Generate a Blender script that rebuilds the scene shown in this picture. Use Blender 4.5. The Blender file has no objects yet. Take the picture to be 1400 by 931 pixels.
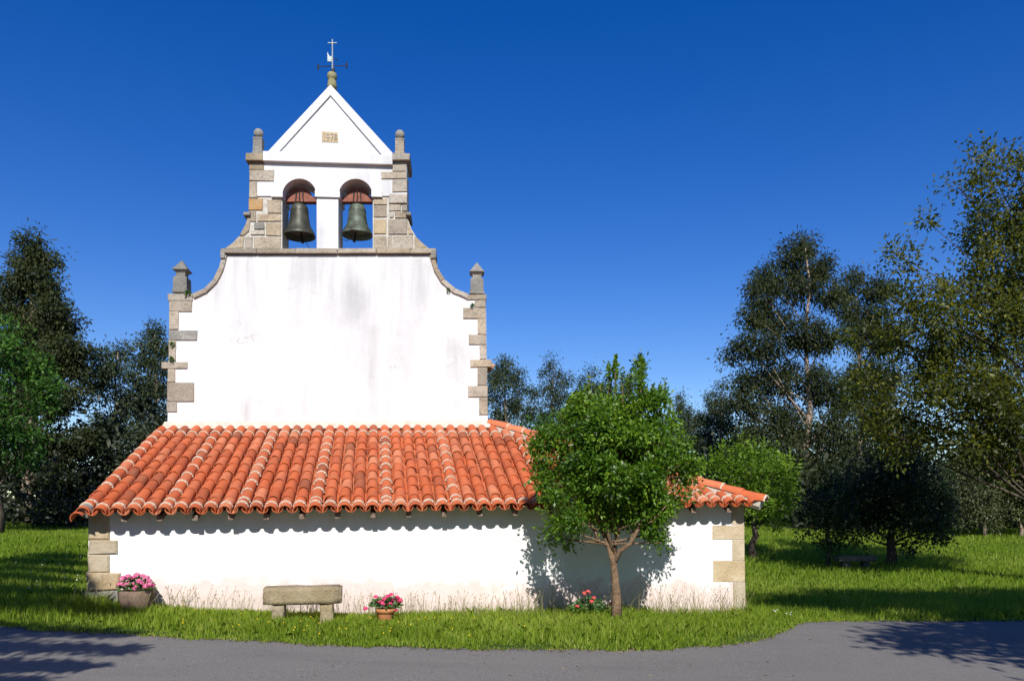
import bpy, bmesh, math, random
import numpy as np
from mathutils import Vector, Matrix, Quaternion

# ------------------------------------------------------------------ camera, sky, sun, exposure
scene = bpy.context.scene
COL = scene.collection
F = 1068.0          # focal length in pixels of a 1400 px wide frame
EYE = 1.7           # eye height above the road datum
HOR = 700.0         # horizon row
cam_d = bpy.data.cameras.new('camera')
cam = bpy.data.objects.new('camera', cam_d)
COL.objects.link(cam)
cam.location = (0, 0, EYE)
cam.rotation_euler = (math.radians(90), 0, 0)
cam_d.sensor_width = 36.0
cam_d.lens = F / 1400.0 * 36.0
cam_d.shift_y = (HOR - 465.5) / 1400.0
cam_d.clip_start = 0.1
cam_d.clip_end = 3000
scene.camera = cam

SUN_EL = 38.0
RAY = Vector((-0.056, 1.0, -math.tan(math.radians(SUN_EL)))).normalized()
sun_d = bpy.data.lights.new('sun', 'SUN')
sun = bpy.data.objects.new('sun', sun_d)
COL.objects.link(sun)
sun_d.energy = 5.0
sun_d.angle = math.radians(0.5)
sun_d.color = (1.0, 0.955, 0.88)
sun.rotation_euler = RAY.to_track_quat('-Z', 'Y').to_euler()
sun.location = (-2, -30, 30)

world = bpy.data.worlds.new('World')
scene.world = world
world.use_nodes = True
wn = world.node_tree
wn.nodes.clear()
sky = wn.nodes.new('ShaderNodeTexSky')
sky.sky_type = 'NISHITA'
sky.sun_disc = False
sky.sun_elevation = math.radians(SUN_EL)
sky.sun_rotation = math.atan2(-RAY.x, -RAY.y)
sky.altitude = 200
sky.air_density = 1.0
sky.dust_density = 0.3
sky.ozone_density = 2.0
hs = wn.nodes.new('ShaderNodeHueSaturation')
hs.inputs['Saturation'].default_value = 1.46
hs.inputs['Hue'].default_value = 0.5215
hs.inputs['Value'].default_value = 1.0
bg = wn.nodes.new('ShaderNodeBackground')
bg.inputs['Strength'].default_value = 0.108
wo = wn.nodes.new('ShaderNodeOutputWorld')
wn.links.new(sky.outputs[0], hs.inputs['Color'])
wn.links.new(hs.outputs[0], bg.inputs[0])
wn.links.new(bg.outputs[0], wo.inputs[0])

vs = scene.view_settings
vs.view_transform = 'Standard'
vs.look = 'None'
vs.exposure = 0.28
vs.gamma = 1.0
vs.use_curve_mapping = False
scene.render.engine = 'CYCLES'
scene.cycles.max_bounces = 6
scene.cycles.diffuse_bounces = 3
scene.cycles.glossy_bounces = 2
scene.cycles.transmission_bounces = 3
scene.cycles.transparent_max_bounces = 4

rng = np.random.default_rng(7)
random.seed(7)

# ------------------------------------------------------------------ measuring helpers (photo reading -> metres)
def P(px, py, Y):
    return Vector(((px - 700) * Y / F, Y, EYE - (py - HOR) * Y / F))

class Plane:
    """upright wall plane; s runs along it, n points out towards the road"""
    def __init__(self, x, y, ang):
        self.o = Vector((x, y, 0))
        self.d = Vector((math.cos(ang), math.sin(ang), 0))
        self.n = Vector((math.sin(ang), -math.cos(ang), 0))
    def hit(self, px, py):
        r = Vector(((px - 700) / F, 1.0, -(py - HOR) / F))
        t = self.o.dot(self.n) / r.dot(self.n)
        p = r * t
        return (p - self.o).dot(self.d), p.z + EYE
    def w(self, s, z, out=0.0):
        return self.o + self.d * s + self.n * out + Vector((0, 0, z))
    def px(self, px, py, out=0.0):
        s, z = self.hit(px, py)
        return self.w(s, z, out)

def fpx(px, py, out):
    return Plane(FAC.o.x + FAC.n.x * out, FAC.o.y + FAC.n.y * out, A_F).px(px, py)
A_W = math.radians(9.7)
A_F = math.radians(4.0)
E0 = Vector((-7.2, 12.9, 0))                       # left end of the eave, in plan
OVER = 0.42
W0 = E0 + OVER * Vector((-math.sin(A_W), math.cos(A_W), 0))
FAC = Plane(-4.26, 18.0, A_F)                      # church front
LOW = Plane(W0.x, W0.y, A_W)                       # low wall of the lean-to
EAV = Plane(E0.x, E0.y, A_W)                       # eave line

# ------------------------------------------------------------------ object helpers
def tag(o, label=None, cat=None, group=None, kind=None):
    if label: o['label'] = label
    if cat: o['category'] = cat
    if group: o['group'] = group
    if kind: o['kind'] = kind
    return o

def adopt(o, parent):
    if parent is not None:
        o.parent = parent
        o.matrix_parent_inverse = Matrix.Translation(-WORLD_LOC[parent.name])
    return o
WORLD_LOC = {}

def empty(name, loc):
    o = bpy.data.objects.new(name, None)
    COL.objects.link(o)
    o.location = loc
    o.empty_display_size = 0.3
    WORLD_LOC[o.name] = Vector(loc)
    return o

def link(name, me, mat=None, parent=None, smooth=False):
    if mat is not None and not me.materials:
        me.materials.append(mat)
    o = bpy.data.objects.new(name, me)
    COL.objects.link(o)
    WORLD_LOC[o.name] = Vector((0, 0, 0))
    adopt(o, parent)
    if smooth:
        me.polygons.foreach_set('use_smooth', [True] * len(me.polygons))
    return o

def mesh(name, verts, faces):
    me = bpy.data.meshes.new(name)
    me.from_pydata([tuple(v) for v in verts], [], faces)
    me.update()
    return me

def quads_mesh(name, V, n, k, rnd=None):
    """V: (n*k,3) vertices forming n separate k-gons"""
    me = bpy.data.meshes.new(name)
    me.vertices.add(n * k)
    me.vertices.foreach_set('co', np.ascontiguousarray(V, dtype=np.float32).ravel())
    me.loops.add(n * k)
    me.loops.foreach_set('vertex_index', np.arange(n * k, dtype=np.int32))
    me.polygons.add(n)
    me.polygons.foreach_set('loop_start', np.arange(0, n * k, k, dtype=np.int32))
    me.polygons.foreach_set('loop_total', np.full(n, k, dtype=np.int32))
    if rnd is not None:
        at = me.attributes.new('tone', 'FLOAT', 'FACE')
        at.data.foreach_set('value', np.asarray(rnd, dtype=np.float32))
    me.update(calc_edges=True)
    return me

class MB:
    def __init__(self):
        self.v = []; self.f = []
    def add(self, verts, faces):
        b = len(self.v)
        self.v += [Vector(x) for x in verts]
        self.f += [[b + i for i in f] for f in faces]
    def tube(self, pts, rad, n=8, cap=True):
        pts = [Vector(p) for p in pts]
        b = len(self.v)
        up = Vector((0, 0, 1))
        prev = None
        for i, p in enumerate(pts):
            t = (pts[min(i + 1, len(pts) - 1)] - pts[max(i - 1, 0)])
            if t.length < 1e-6: t = up.copy()
            t.normalize()
            if prev is None:
                a = t.cross(Vector((1, 0, 0)) if abs(t.x) < .9 else Vector((0, 1, 0))).normalized()
            else:
                a = (prev - t * prev.dot(t))
                a = a.normalized() if a.length > 1e-6 else t.orthogonal().normalized()
            prev = a
            c = t.cross(a)
            for k in range(n):
                th = 2 * math.pi * k / n
                self.v.append(p + (a * math.cos(th) + c * math.sin(th)) * rad[i])
        for i in range(len(pts) - 1):
            for k in range(n):
                k2 = (k + 1) % n
                self.f.append([b + i * n + k, b + i * n + k2, b + (i + 1) * n + k2, b + (i + 1) * n + k])
        if cap:
            self.f.append([b + k for k in range(n)][::-1])
            self.f.append([b + (len(pts) - 1) * n + k for k in range(n)])
    def lathe(self, c, prof, n=20, rot=0.0, sx=1.0):
        c = Vector(c); b = len(self.v)
        for (r, z) in prof:
            for k in range(n):
                th = rot + 2 * math.pi * k / n
                self.v.append(c + Vector((r * math.cos(th) * sx, r * math.sin(th), z)))
        for i in range(len(prof) - 1):
            for k in range(n):
                k2 = (k + 1) % n
                self.f.append([b + i * n + k, b + i * n + k2, b + (i + 1) * n + k2, b + (i + 1) * n + k])
        self.f.append([b + k for k in range(n)][::-1])
        self.f.append([b + (len(prof) - 1) * n + k for k in range(n)])
    def box(self, plane, s0, s1, z0, z1, o0, o1):
        v = [plane.w(s, z, o) for o in (o0, o1) for z in (z0, z1) for s in (s0, s1)]
        self.add(v, [[0, 1, 3, 2], [4, 6, 7, 5], [0, 4, 5, 1], [2, 3, 7, 6], [0, 2, 6, 4], [1, 5, 7, 3]])
    def prism(self, plane, outline, o0, o1):
        """outline: (s,z) anticlockwise seen from the road; o0 back, o1 front"""
        n = len(outline)
        b = [plane.w(s, z, o0) for s, z in outline]
        f = [plane.w(s, z, o1) for s, z in outline]
        faces = [list(range(n, 2 * n)), list(range(n))[::-1]]
        for i in range(n):
            j = (i + 1) % n
            faces.append([i, j, n + j, n + i])
        self.add(b + f, faces)
    def build(self, name, mat, parent=None, smooth=False, tri=False, recalc=True):
        me = bpy.data.meshes.new(name)
        bm = bmesh.new()
        vs_ = [bm.verts.new(v) for v in self.v]
        for f in self.f:
            try: bm.faces.new([vs_[i] for i in f])
            except ValueError: pass
        if recalc: bmesh.ops.recalc_face_normals(bm, faces=bm.faces)
        if tri:
            bmesh.ops.triangulate(bm, faces=[f for f in bm.faces if len(f.verts) > 4])
        bm.to_mesh(me); bm.free()
        return link(name, me, mat, parent, smooth)

# ------------------------------------------------------------------ materials
def new_mat(name):
    m = bpy.data.materials.new(name)
    m.use_nodes = True
    nt = m.node_tree
    nt.nodes.clear()
    out = nt.nodes.new('ShaderNodeOutputMaterial')
    bs = nt.nodes.new('ShaderNodeBsdfPrincipled')
    nt.links.new(bs.outputs[0], out.inputs[0])
    return m, nt, bs, out

def nd(nt, t, **kw):
    n = nt.nodes.new(t)
    for k, v in kw.items():
        if k in n.inputs: n.inputs[k].default_value = v
        else: setattr(n, k, v)
    return n

def noise(nt, vec, scale, detail=4.0, rough=0.55):
    n = nd(nt, 'ShaderNodeTexNoise', Scale=scale, Detail=detail, Roughness=rough)
    if vec is not None: nt.links.new(vec, n.inputs['Vector'])
    return n.outputs['Fac']

def ramp(nt, fac, stops):
    r = nd(nt, 'ShaderNodeValToRGB')
    e = r.color_ramp.elements
    while len(e) < len(stops): e.new(0.5)
    for i, (p, c) in enumerate(stops):
        e[i].position = p
        e[i].color = (*c, 1) if len(c) == 3 else c
    nt.links.new(fac, r.inputs[0])
    return r.outputs[0]

def mix(nt, fac, a, b, mode='MIX'):
    m = nt.nodes.new('ShaderNodeMix')
    m.data_type = 'RGBA'; m.blend_type = mode
    for s, v in ((0, fac), (6, a), (7, b)):
        if hasattr(v, 'links'): nt.links.new(v, m.inputs[s])
        elif s == 0: m.inputs[s].default_value = v
        else: m.inputs[s].default_value = (*v, 1)
    return m.outputs[2]

def math_(nt, op, a, b=None, clamp=False):
    m = nt.nodes.new('ShaderNodeMath'); m.operation = op; m.use_clamp = clamp
    for i, v in enumerate((a, b)):
        if v is None: continue
        if hasattr(v, 'links'): nt.links.new(v, m.inputs[i])
        else: m.inputs[i].default_value = v
    return m.outputs[0]

def bump(nt, bs, h, strength=0.3, dist=0.02):
    b = nd(nt, 'ShaderNodeBump', Strength=strength, Distance=dist)
    nt.links.new(h, b.inputs['Height'])
    nt.links.new(b.outputs[0], bs.inputs['Normal'])

def coords(nt, scale=(1, 1, 1)):
    g = nt.nodes.new('ShaderNodeNewGeometry')
    mp = nt.nodes.new('ShaderNodeMapping')
    mp.inputs['Scale'].default_value = scale
    nt.links.new(g.outputs['Position'], mp.inputs['Vector'])
    return mp.outputs[0]

def obj_random(nt):
    return nt.nodes.new('ShaderNodeObjectInfo').outputs['Random']

def mat_plaster(name, base_stain, tone=1.0):
    m, nt, bs, out = new_mat(name)
    c = coords(nt)
    cs = coords(nt, (1.6, 1.6, 0.22))
    streak = noise(nt, cs, 1.3, 6, .6)
    fine = noise(nt, c, 9, 5, .6)
    blot = noise(nt, c, 0.55, 3, .5)
    k = math_(nt, 'MULTIPLY', ramp(nt, streak, [(0.42, (0, 0, 0)), (0.70, (1, 1, 1))]), ramp(nt, blot, [(0.42, (0, 0, 0)), (0.62, (1, 1, 1))]))
    broad = noise(nt, coords(nt, (.9, .9, .35)), .9, 5, .65)
    col = mix(nt, ramp(nt, broad, [(.38, (0, 0, 0)), (.68, (1, 1, 1))]), tuple(tone * v for v in (.79, .79, .79)), tuple(tone * v for v in ((.75, .745, .735) if base_stain else (.61, .615, .62))))
    col = mix(nt, math_(nt, 'MULTIPLY', k, .25 if base_stain else .75), col, (.36, .365, .37))
    crack = nd(nt, 'ShaderNodeTexVoronoi', feature='DISTANCE_TO_EDGE', Scale=.55)
    wv = nd(nt, 'ShaderNodeVectorMath', operation='ADD'); nz = nd(nt, 'ShaderNodeTexNoise', Scale=1.6, Detail=5.0)
    nt.links.new(c, nz.inputs['Vector']); nt.links.new(c, wv.inputs[0]); nt.links.new(nz.outputs['Color'], wv.inputs[1]); nt.links.new(wv.outputs[0], crack.inputs['Vector'])
    ck = math_(nt, 'MULTIPLY', ramp(nt, crack.outputs['Distance'], [(.0, (1, 1, 1)), (.006, (0, 0, 0))]), ramp(nt, noise(nt, c, .8, 2), [(.55, (0, 0, 0)), (.62, (1, 1, 1))]))
    col = mix(nt, math_(nt, 'MULTIPLY', ck, .5), col, (.3, .29, .28))
    col = mix(nt, math_(nt, 'MULTIPLY', ramp(nt, fine, [(.5, (0, 0, 0)), (.8, (1, 1, 1))]), .35), col, (.66, .63, .6))
    if not base_stain:
        sp_ = nt.nodes.new('ShaderNodeSeparateXYZ'); gg = nt.nodes.new('ShaderNodeNewGeometry')
        nt.links.new(gg.outputs['Position'], sp_.inputs[0])
        hz = math_(nt, 'MULTIPLY', math_(nt, 'SUBTRACT', sp_.outputs['Z'], 5.0), .385)
        belt = ramp(nt, hz, [(0, (0, 0, 0)), (.85, (1, 1, 1)), (.99, (1, 1, 1)), (1.0, (0, 0, 0))])
        drip = ramp(nt, noise(nt, coords(nt, (3.2, 3.2, .12)), 1.0, 6, .7), [(.40, (0, 0, 0)), (.66, (1, 1, 1))])
        col = mix(nt, math_(nt, 'MULTIPLY', math_(nt, 'MULTIPLY', belt, drip), .55), col, (.40, .40, .40))
    if base_stain:
        sep = nt.nodes.new('ShaderNodeSeparateXYZ')
        g = nt.nodes.new('ShaderNodeNewGeometry')
        nt.links.new(g.outputs['Position'], sep.inputs[0])
        zn = math_(nt, 'ADD', sep.outputs['Z'], math_(nt, 'MULTIPLY', math_(nt, 'SUBTRACT', noise(nt, c, 2.2, 6, .65), .5), 1.0))
        zn = math_(nt, 'ADD', zn, math_(nt, 'MULTIPLY', sep.outputs['X'], .022))
        low = ramp(nt, zn, [(.30, (1, 1, 1)), (.52, (0, 0, 0))])
        pk = mix(nt, noise(nt, c, 5, 5), (.60, .43, .39), (.72, .60, .56))
        col = mix(nt, math_(nt, 'MULTIPLY', low, .8), col, pk)
        dirt = ramp(nt, math_(nt, 'ADD', zn, math_(nt, 'MULTIPLY', fine, .3)), [(.12, (1, 1, 1)), (.3, (0, 0, 0))])
        col = mix(nt, math_(nt, 'MULTIPLY', dirt, .35), col, (.38, .33, .27))
    nt.links.new(col, bs.inputs['Base Color'])
    bs.inputs['Roughness'].default_value = .9
    bs.inputs['Specular IOR Level'].default_value = .2
    bump(nt, bs, math_(nt, 'ADD', noise(nt, c, 30, 4), math_(nt, 'MULTIPLY', noise(nt, c, 3, 3), 3)), .35, .012)
    return m

def mat_stone(name, c0, c1, c2, lichen=.5, sc=1.0, var=1.0):
    m, nt, bs, out = new_mat(name)
    c = coords(nt)
    n1 = noise(nt, c, 2.6 * sc, 6, .62)
    n2 = noise(nt, c, 17 * sc, 5, .65)
    n3 = noise(nt, c, 70 * sc, 3, .6)
    col = ramp(nt, n1, [(.3, c0), (.5, c1), (.7, c2)])
    hv = nd(nt, 'ShaderNodeHueSaturation')
    rr = obj_random(nt)
    nt.links.new(math_(nt, 'ADD', math_(nt, 'MULTIPLY', rr, .55 * var), .72 + .2 * (1 - var)), hv.inputs['Value'])
    nt.links.new(math_(nt, 'ADD', math_(nt, 'MULTIPLY', math_(nt, 'FRACT', math_(nt, 'MULTIPLY', rr, 7.31)), .7 * var), .65 + .35 * (1 - var)), hv.inputs['Saturation'])
    nt.links.new(col, hv.inputs['Color'])
    col = mix(nt, math_(nt, 'MULTIPLY', ramp(nt, n2, [(.48, (0, 0, 0)), (.68, (1, 1, 1))]), lichen), hv.outputs[0], (.10, .10, .085))
    col = mix(nt, math_(nt, 'MULTIPLY', ramp(nt, n3, [(.35, (1, 1, 1)), (.55, (0, 0, 0))]), .4), col, (.5, .47, .41))
    nt.links.new(col, bs.inputs['Base Color'])
    bs.inputs['Roughness'].default_value = .95
    bs.inputs['Specular IOR Level'].default_value = .15
    bump(nt, bs, math_(nt, 'ADD', n2, math_(nt, 'MULTIPLY', n3, .4)), .8, .03)
    return m

def mat_tile(name):
    m, nt, bs, out = new_mat(name)
    c = coords(nt)
    r = obj_random(nt)
    at = nd(nt, 'ShaderNodeAttribute', attribute_name='tone')
    rr = math_(nt, 'FRACT', math_(nt, 'ADD', r, at.outputs['Fac']))
    col = ramp(nt, rr, [(0, (.27, .075, .032)), (.12, (.42, .09, .03)), (.25, (.49, .108, .034)), (.55, (.54, .125, .042)), (.85, (.50, .135, .055)), (1, (.60, .21, .10))])
    n1 = noise(nt, c, 6, 5, .6)
    n2 = noise(nt, c, 40, 4, .6)
    col = mix(nt, math_(nt, 'MULTIPLY', ramp(nt, n1, [(.48, (0, 0, 0)), (.72, (1, 1, 1))]), .6), col, (.28, .10, .055))
    col = mix(nt, math_(nt, 'MULTIPLY', ramp(nt, noise(nt, c, 1.1, 4, .6), [(.5, (0, 0, 0)), (.7, (1, 1, 1))]), .35), col, (.40, .17, .09))
    col = mix(nt, math_(nt, 'MULTIPLY', ramp(nt, n2, [(.58, (0, 0, 0)), (.72, (1, 1, 1))]), .45), col, (.16, .10, .06))
    nt.links.new(col, bs.inputs['Base Color'])
    bs.inputs['Roughness'].default_value = .85
    bs.inputs['Specular IOR Level'].default_value = .25
    bump(nt, bs, n2, .25, .006)
    return m

def mat_simple(name, c0, c1, scale=8, rough=.8, metal=0.0, b=.3, bd=.01, spec=.3):
    m, nt, bs, out = new_mat(name)
    c = coords(nt)
    n = noise(nt, c, scale, 5, .6)
    nt.links.new(ramp(nt, n, [(.35, c0), (.65, c1)]), bs.inputs['Base Color'])
    bs.inputs['Roughness'].default_value = rough
    bs.inputs['Metallic'].default_value = metal
    bs.inputs['Specular IOR Level'].default_value = spec
    if b: bump(nt, bs, noise(nt, c, scale * 4, 4), b, bd)
    return m

def mat_leaf(name, dark, mid, light, rough=.45, trans=.35, tcol=None, spec=.4):
    m, nt, bs, out = new_mat(name)
    at = nd(nt, 'ShaderNodeAttribute', attribute_name='tone')
    col = ramp(nt, at.outputs['Fac'], [(0, dark), (.5, mid), (1, light)])
    nt.links.new(col, bs.inputs['Base Color'])
    bs.inputs['Roughness'].default_value = rough
    bs.inputs['Specular IOR Level'].default_value = spec
    tr = nt.nodes.new('ShaderNodeBsdfTranslucent')
    tc = mix(nt, .6, col, tcol or light)
    nt.links.new(tc, tr.inputs[0])
    mx = nt.nodes.new('ShaderNodeMixShader')
    mx.inputs[0].default_value = trans
    nt.links.new(bs.outputs[0], mx.inputs[1])
    nt.links.new(tr.outputs[0], mx.inputs[2])
    nt.links.new(mx.outputs[0], out.inputs[0])
    return m

M = {}
M['plaster'] = mat_plaster('whitewashed_plaster', False, .92)
M['plaster_low'] = mat_plaster('whitewashed_plaster_stained', True, 1.03)
M['mortar'] = mat_simple('pale_mortar', (.46, .37, .27), (.64, .54, .42), 14, .9)
M['joint'] = mat_simple('lime_joint_mortar', (.38, .36, .31), (.56, .54, .49), 10, .95)
M['flash'] = mat_simple('cream_mortar', (.44, .40, .32), (.58, .53, .45), 6, .9)
M['stone'] = mat_stone('granite_warm', (.26, .21, .15), (.37, .31, .23), (.44, .38, .30), .55)
M['stone_grey'] = mat_stone('granite_grey', (.13, .13, .12), (.20, .19, .17), (.28, .27, .23), .5)
M['stone_tan'] = mat_stone('sandstone_tan', (.40, .31, .19), (.50, .40, .26), (.58, .50, .37), .16, 1.0, .45)
M['stone_ochre'] = mat_stone('sandstone_ochre', (.36, .19, .06), (.44, .25, .09), (.40, .28, .15), .3)
M['stone_mottled'] = mat_stone('mottled_sandstone', (.34, .22, .10), (.44, .33, .19), (.54, .47, .36), .25, 1.0, .3)
M['bench'] = mat_stone('bench_stone', (.22, .17, .10), (.30, .24, .15), (.38, .32, .22), .45, 1.6)
M['bench_shaded'] = mat_stone('shade_darkened_stone', (.035, .035, .025), (.06, .055, .045), (.09, .085, .065), .4)  # far bench: the trees' shade is put into this near-black colour
M['tile'] = mat_tile('terracotta_tile')
M['tile_old'] = mat_simple('weathered_tile', (.30, .22, .17), (.42, .25, .16), 9, .9)
M['wood'] = mat_simple('dark_rafter_wood', (.06, .035, .02), (.12, .075, .045), 12, .8)
M['wood_end'] = mat_simple('pale_rafter_end', (.10, .07, .05), (.26, .19, .15), 20, .8)
M['yoke'] = mat_simple('red_brown_yoke_wood', (.17, .055, .035), (.27, .10, .06), 9, .7)
M['bronze_dark'] = mat_simple('dark_bronze', (.042, .040, .032), (.085, .092, .07), 6, .5, .35, .4)
M['bronze_green'] = mat_simple('green_bronze', (.05, .05, .038), (.13, .17, .125), 5, .6, .25, .5)
M['iron'] = mat_simple('dark_iron', (.02, .02, .022), (.05, .05, .055), 20, .6, .5)
M['paint_metal'] = mat_simple('pale_weathered_metal', (.16, .20, .20), (.36, .40, .39), 25, .5, .2)
M['bark_brown'] = mat_simple('brown_bark', (.13, .080, .045), (.26, .175, .11), 14, .95, 0, .9, .03)
M['bark_dark'] = mat_simple('dark_bark', (.05, .04, .03), (.12, .095, .07), 10, .95, 0, .9, .03)
M['bark_pale'] = mat_simple('pale_eucalyptus_bark', (.17, .12, .09), (.36, .28, .22), 5, .85, 0, .5, .02)
M['terracotta'] = mat_simple('terracotta_pot_clay', (.38, .15, .06), (.50, .22, .09), 9, .85)
M['wicker'] = mat_stone('rough_brown_planter', (.13, .085, .06), (.20, .13, .09), (.26, .18, .13), .4, 2.5)
M['soil'] = mat_simple('potting_soil', (.03, .022, .015), (.06, .045, .03), 25, .95)

M['leaf_front'] = mat_leaf('laurel_leaf', (.030, .078, .006), (.076, .168, .012), (.21, .33, .025), .42, .35, (.3, .5, .02), .38)
M['leaf_young'] = mat_leaf('young_tree_leaf', (.06, .12, .008), (.12, .22, .014), (.21, .33, .03), .55, .4, (.34, .52, .03), .25)
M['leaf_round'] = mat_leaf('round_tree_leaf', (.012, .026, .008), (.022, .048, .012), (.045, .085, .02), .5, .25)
M['leaf_euc'] = mat_leaf('eucalyptus_leaf', (.016, .024, .009), (.034, .048, .016), (.095, .105, .036), .6, .3, (.16, .19, .05), .2)
M['leaf_euc_blue'] = mat_leaf('eucalyptus_bluish_leaf', (.022, .034, .016), (.044, .064, .028), (.105, .13, .06), .6, .3, (.17, .22, .08), .2)
M['leaf_broad'] = mat_leaf('broad_olive_leaf', (.016, .026, .004), (.046, .066, .008), (.20, .20, .02), .5, .35, (.40, .40, .03), .3)
M['leaf_left'] = mat_leaf('fresh_green_leaf', (.014, .042, .008), (.036, .10, .014), (.09, .20, .025), .5, .35, (.18, .36, .03), .25)
M['leaf_shrub'] = mat_leaf('olive_shrub_leaf', (.04, .05, .018), (.075, .095, .03), (.13, .15, .055), .55, .25)
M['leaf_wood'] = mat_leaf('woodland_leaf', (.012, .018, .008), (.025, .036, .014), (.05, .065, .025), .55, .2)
M['grass'] = mat_leaf('meadow_grass', (.105, .170, .012), (.205, .320, .022), (.42, .45, .10), .5, .5, (.48, .62, .05), .25)
M['stalk'] = mat_leaf('dry_grass_stalk', (.16, .15, .06), (.26, .24, .12), (.36, .30, .18), .6, .3, (.4, .35, .2), .2)
M['flower_leaf'] = mat_leaf('geranium_leaf', (.03, .08, .012), (.06, .14, .025), (.11, .22, .04), .5, .3)
M['petal_pink'] = mat_leaf('pink_petal', (.62, .10, .26), (.80, .20, .40), (.90, .40, .56), .5, .3, (.9, .3, .5), .2)
M['petal_hot'] = mat_leaf('hot_pink_petal', (.60, .03, .13), (.82, .06, .22), (.88, .16, .34), .5, .3, (.9, .1, .25), .2)
M['petal_coral'] = mat_leaf('coral_petal', (.55, .04, .05), (.75, .12, .12), (.85, .25, .22), .5, .3, (.9, .2, .2), .2)
M['petal_yellow'] = mat_leaf('yellow_petal', (.7, .42, .01), (.85, .6, .02), (.9, .7, .05), .5, .3, (.9, .7, .05), .2)
M['petal_white'] = mat_leaf('white_petal', (.7, .7, .66), (.8, .8, .76), (.85, .85, .82), .5, .3, (.9, .9, .85), .2)

def mat_ground():
    m, nt, bs, out = new_mat('grassy_soil')
    c = coords(nt)
    n1 = noise(nt, c, .6, 5); n2 = noise(nt, c, 12, 5, .7)
    col = ramp(nt, n2, [(.3, (.018, .035, .007)), (.55, (.04, .085, .012)), (.75, (.07, .12, .02))])
    col = mix(nt, ramp(nt, n1, [(.4, (0, 0, 0)), (.7, (.5, .5, .5))]), col, (.05, .075, .018))
    nt.links.new(col, bs.inputs['Base Color'])
    bs.inputs['Roughness'].default_value = 1
    bs.inputs['Specular IOR Level'].default_value = .1
    bump(nt, bs, n2, .8, .05)
    return m
M['ground'] = mat_ground()

def mat_asphalt():
    m, nt, bs, out = new_mat('worn_asphalt')
    c = coords(nt)
    n1 = noise(nt, c, .5, 4, .6)
    n2 = noise(nt, c, 48, 6, .85)
    n4 = noise(nt, c, 30, 4, .75)
    n3 = noise(nt, coords(nt, (.25, 1.4, 1)), 1.2, 5, .6)
    col = ramp(nt, n2, [(.36, (.075, .070, .064)), (.5, (.150, .141, .130)), (.64, (.29, .272, .25))])
    col = mix(nt, ramp(nt, n1, [(.35, (0, 0, 0)), (.7, (.55, .55, .55))]), col, (.185, .173, .160))
    col = mix(nt, ramp(nt, n3, [(.5, (0, 0, 0)), (.72, (.4, .4, .4))]), col, (.10, .094, .092))
    col = mix(nt, ramp(nt, n4, [(.62, (0, 0, 0)), (.72, (.35, .35, .35))]), col, (.25, .24, .235))
    nt.links.new(col, bs.inputs['Base Color'])
    bs.inputs['Roughness'].default_value = .9
    bs.inputs['Specular IOR Level'].default_value = .25
    bump(nt, bs, math_(nt, 'ADD', n2, n4), .5, .006)
    return m
M['asphalt'] = mat_asphalt()

# ------------------------------------------------------------------ terrain
CTRL = np.array([
    (0, 0, -.12), (-10, 0, -.02), (10, 0, -.2), (0, -15, -.12), (-15, -10, 0), (15, -10, -.2),
    (-7.5, 11.5, .0), (-4.6, 10.9, -.05), (-1.96, 10.45, -.1), (.48, 10.3, -.13), (2.5, 10.8, -.17), (4.0, 12.2, -.2), (4.9, 13.6, -.22),
    (9, 13.7, -.22), (15, 13, -.22),
    (-7.0, 13.2, .25), (-3.7, 13.7, .0), (1.95, 14.6, -.13), (4.4, 15.1, -.24), (1.7, 13.0, -.1),
    (-10, 14, .34), (-13, 20, .6), (-19, 32, 1.0), (-26, 46, 1.6), (-5, 26, .6), (0, 40, .7),
    (8.8, 26, -.2), (13, 26, -.15), (9.3, 30, .1), (20, 30, .0), (15, 48, .8), (26, 48, .85), (42, 60, 1.1),
    (-40, 20, 1.2), (40, 20, -.2), (0, 110, 2.0), (-120, 60, 3), (120, 60, 1.5), (-120, -60, 0), (120, -60, -.5), (-150, 250, 3), (150, 250, 3), (0, -80, -.2)], dtype=float)
_foot = []
for _px, _py in ((122, 819), (170, 824), (250, 831), (350, 836), (450, 838), (600, 840), (750, 841), (900, 841), (1017, 840)):
    _p = LOW.px(_px, _py)
    _foot.append((_p.x, _p.y, _p.z - .02)); _foot.append((_p.x - .1, _p.y + 1.5, _p.z))
CTRL = np.concatenate([CTRL[:15], CTRL[19:], np.array(_foot)])
def _tps(r2):
    return np.where(r2 > 1e-9, r2 * np.log(np.maximum(r2, 1e-9)), 0)
_X = CTRL[:, :2] / 20.0
_n = len(_X)
_K = _tps(((_X[:, None] - _X[None]) ** 2).sum(-1)) + np.eye(_n) * 0.002
_Pm = np.hstack([np.ones((_n, 1)), _X])
_A = np.block([[_K, _Pm], [_Pm.T, np.zeros((3, 3))]])
_sol = np.linalg.solve(_A, np.concatenate([CTRL[:, 2], np.zeros(3)]))
def ground_z(x, y):
    x = np.atleast_1d(np.asarray(x, float)); y = np.atleast_1d(np.asarray(y, float))
    q = np.stack([x, y], -1) / 20.0
    k = _tps(((q[:, None] - _X[None]) ** 2).sum(-1))
    return k @ _sol[:_n] + _sol[_n] + q @ _sol[_n + 1:]
def gz(x, y): return float(ground_z(x, y)[0])

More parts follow.
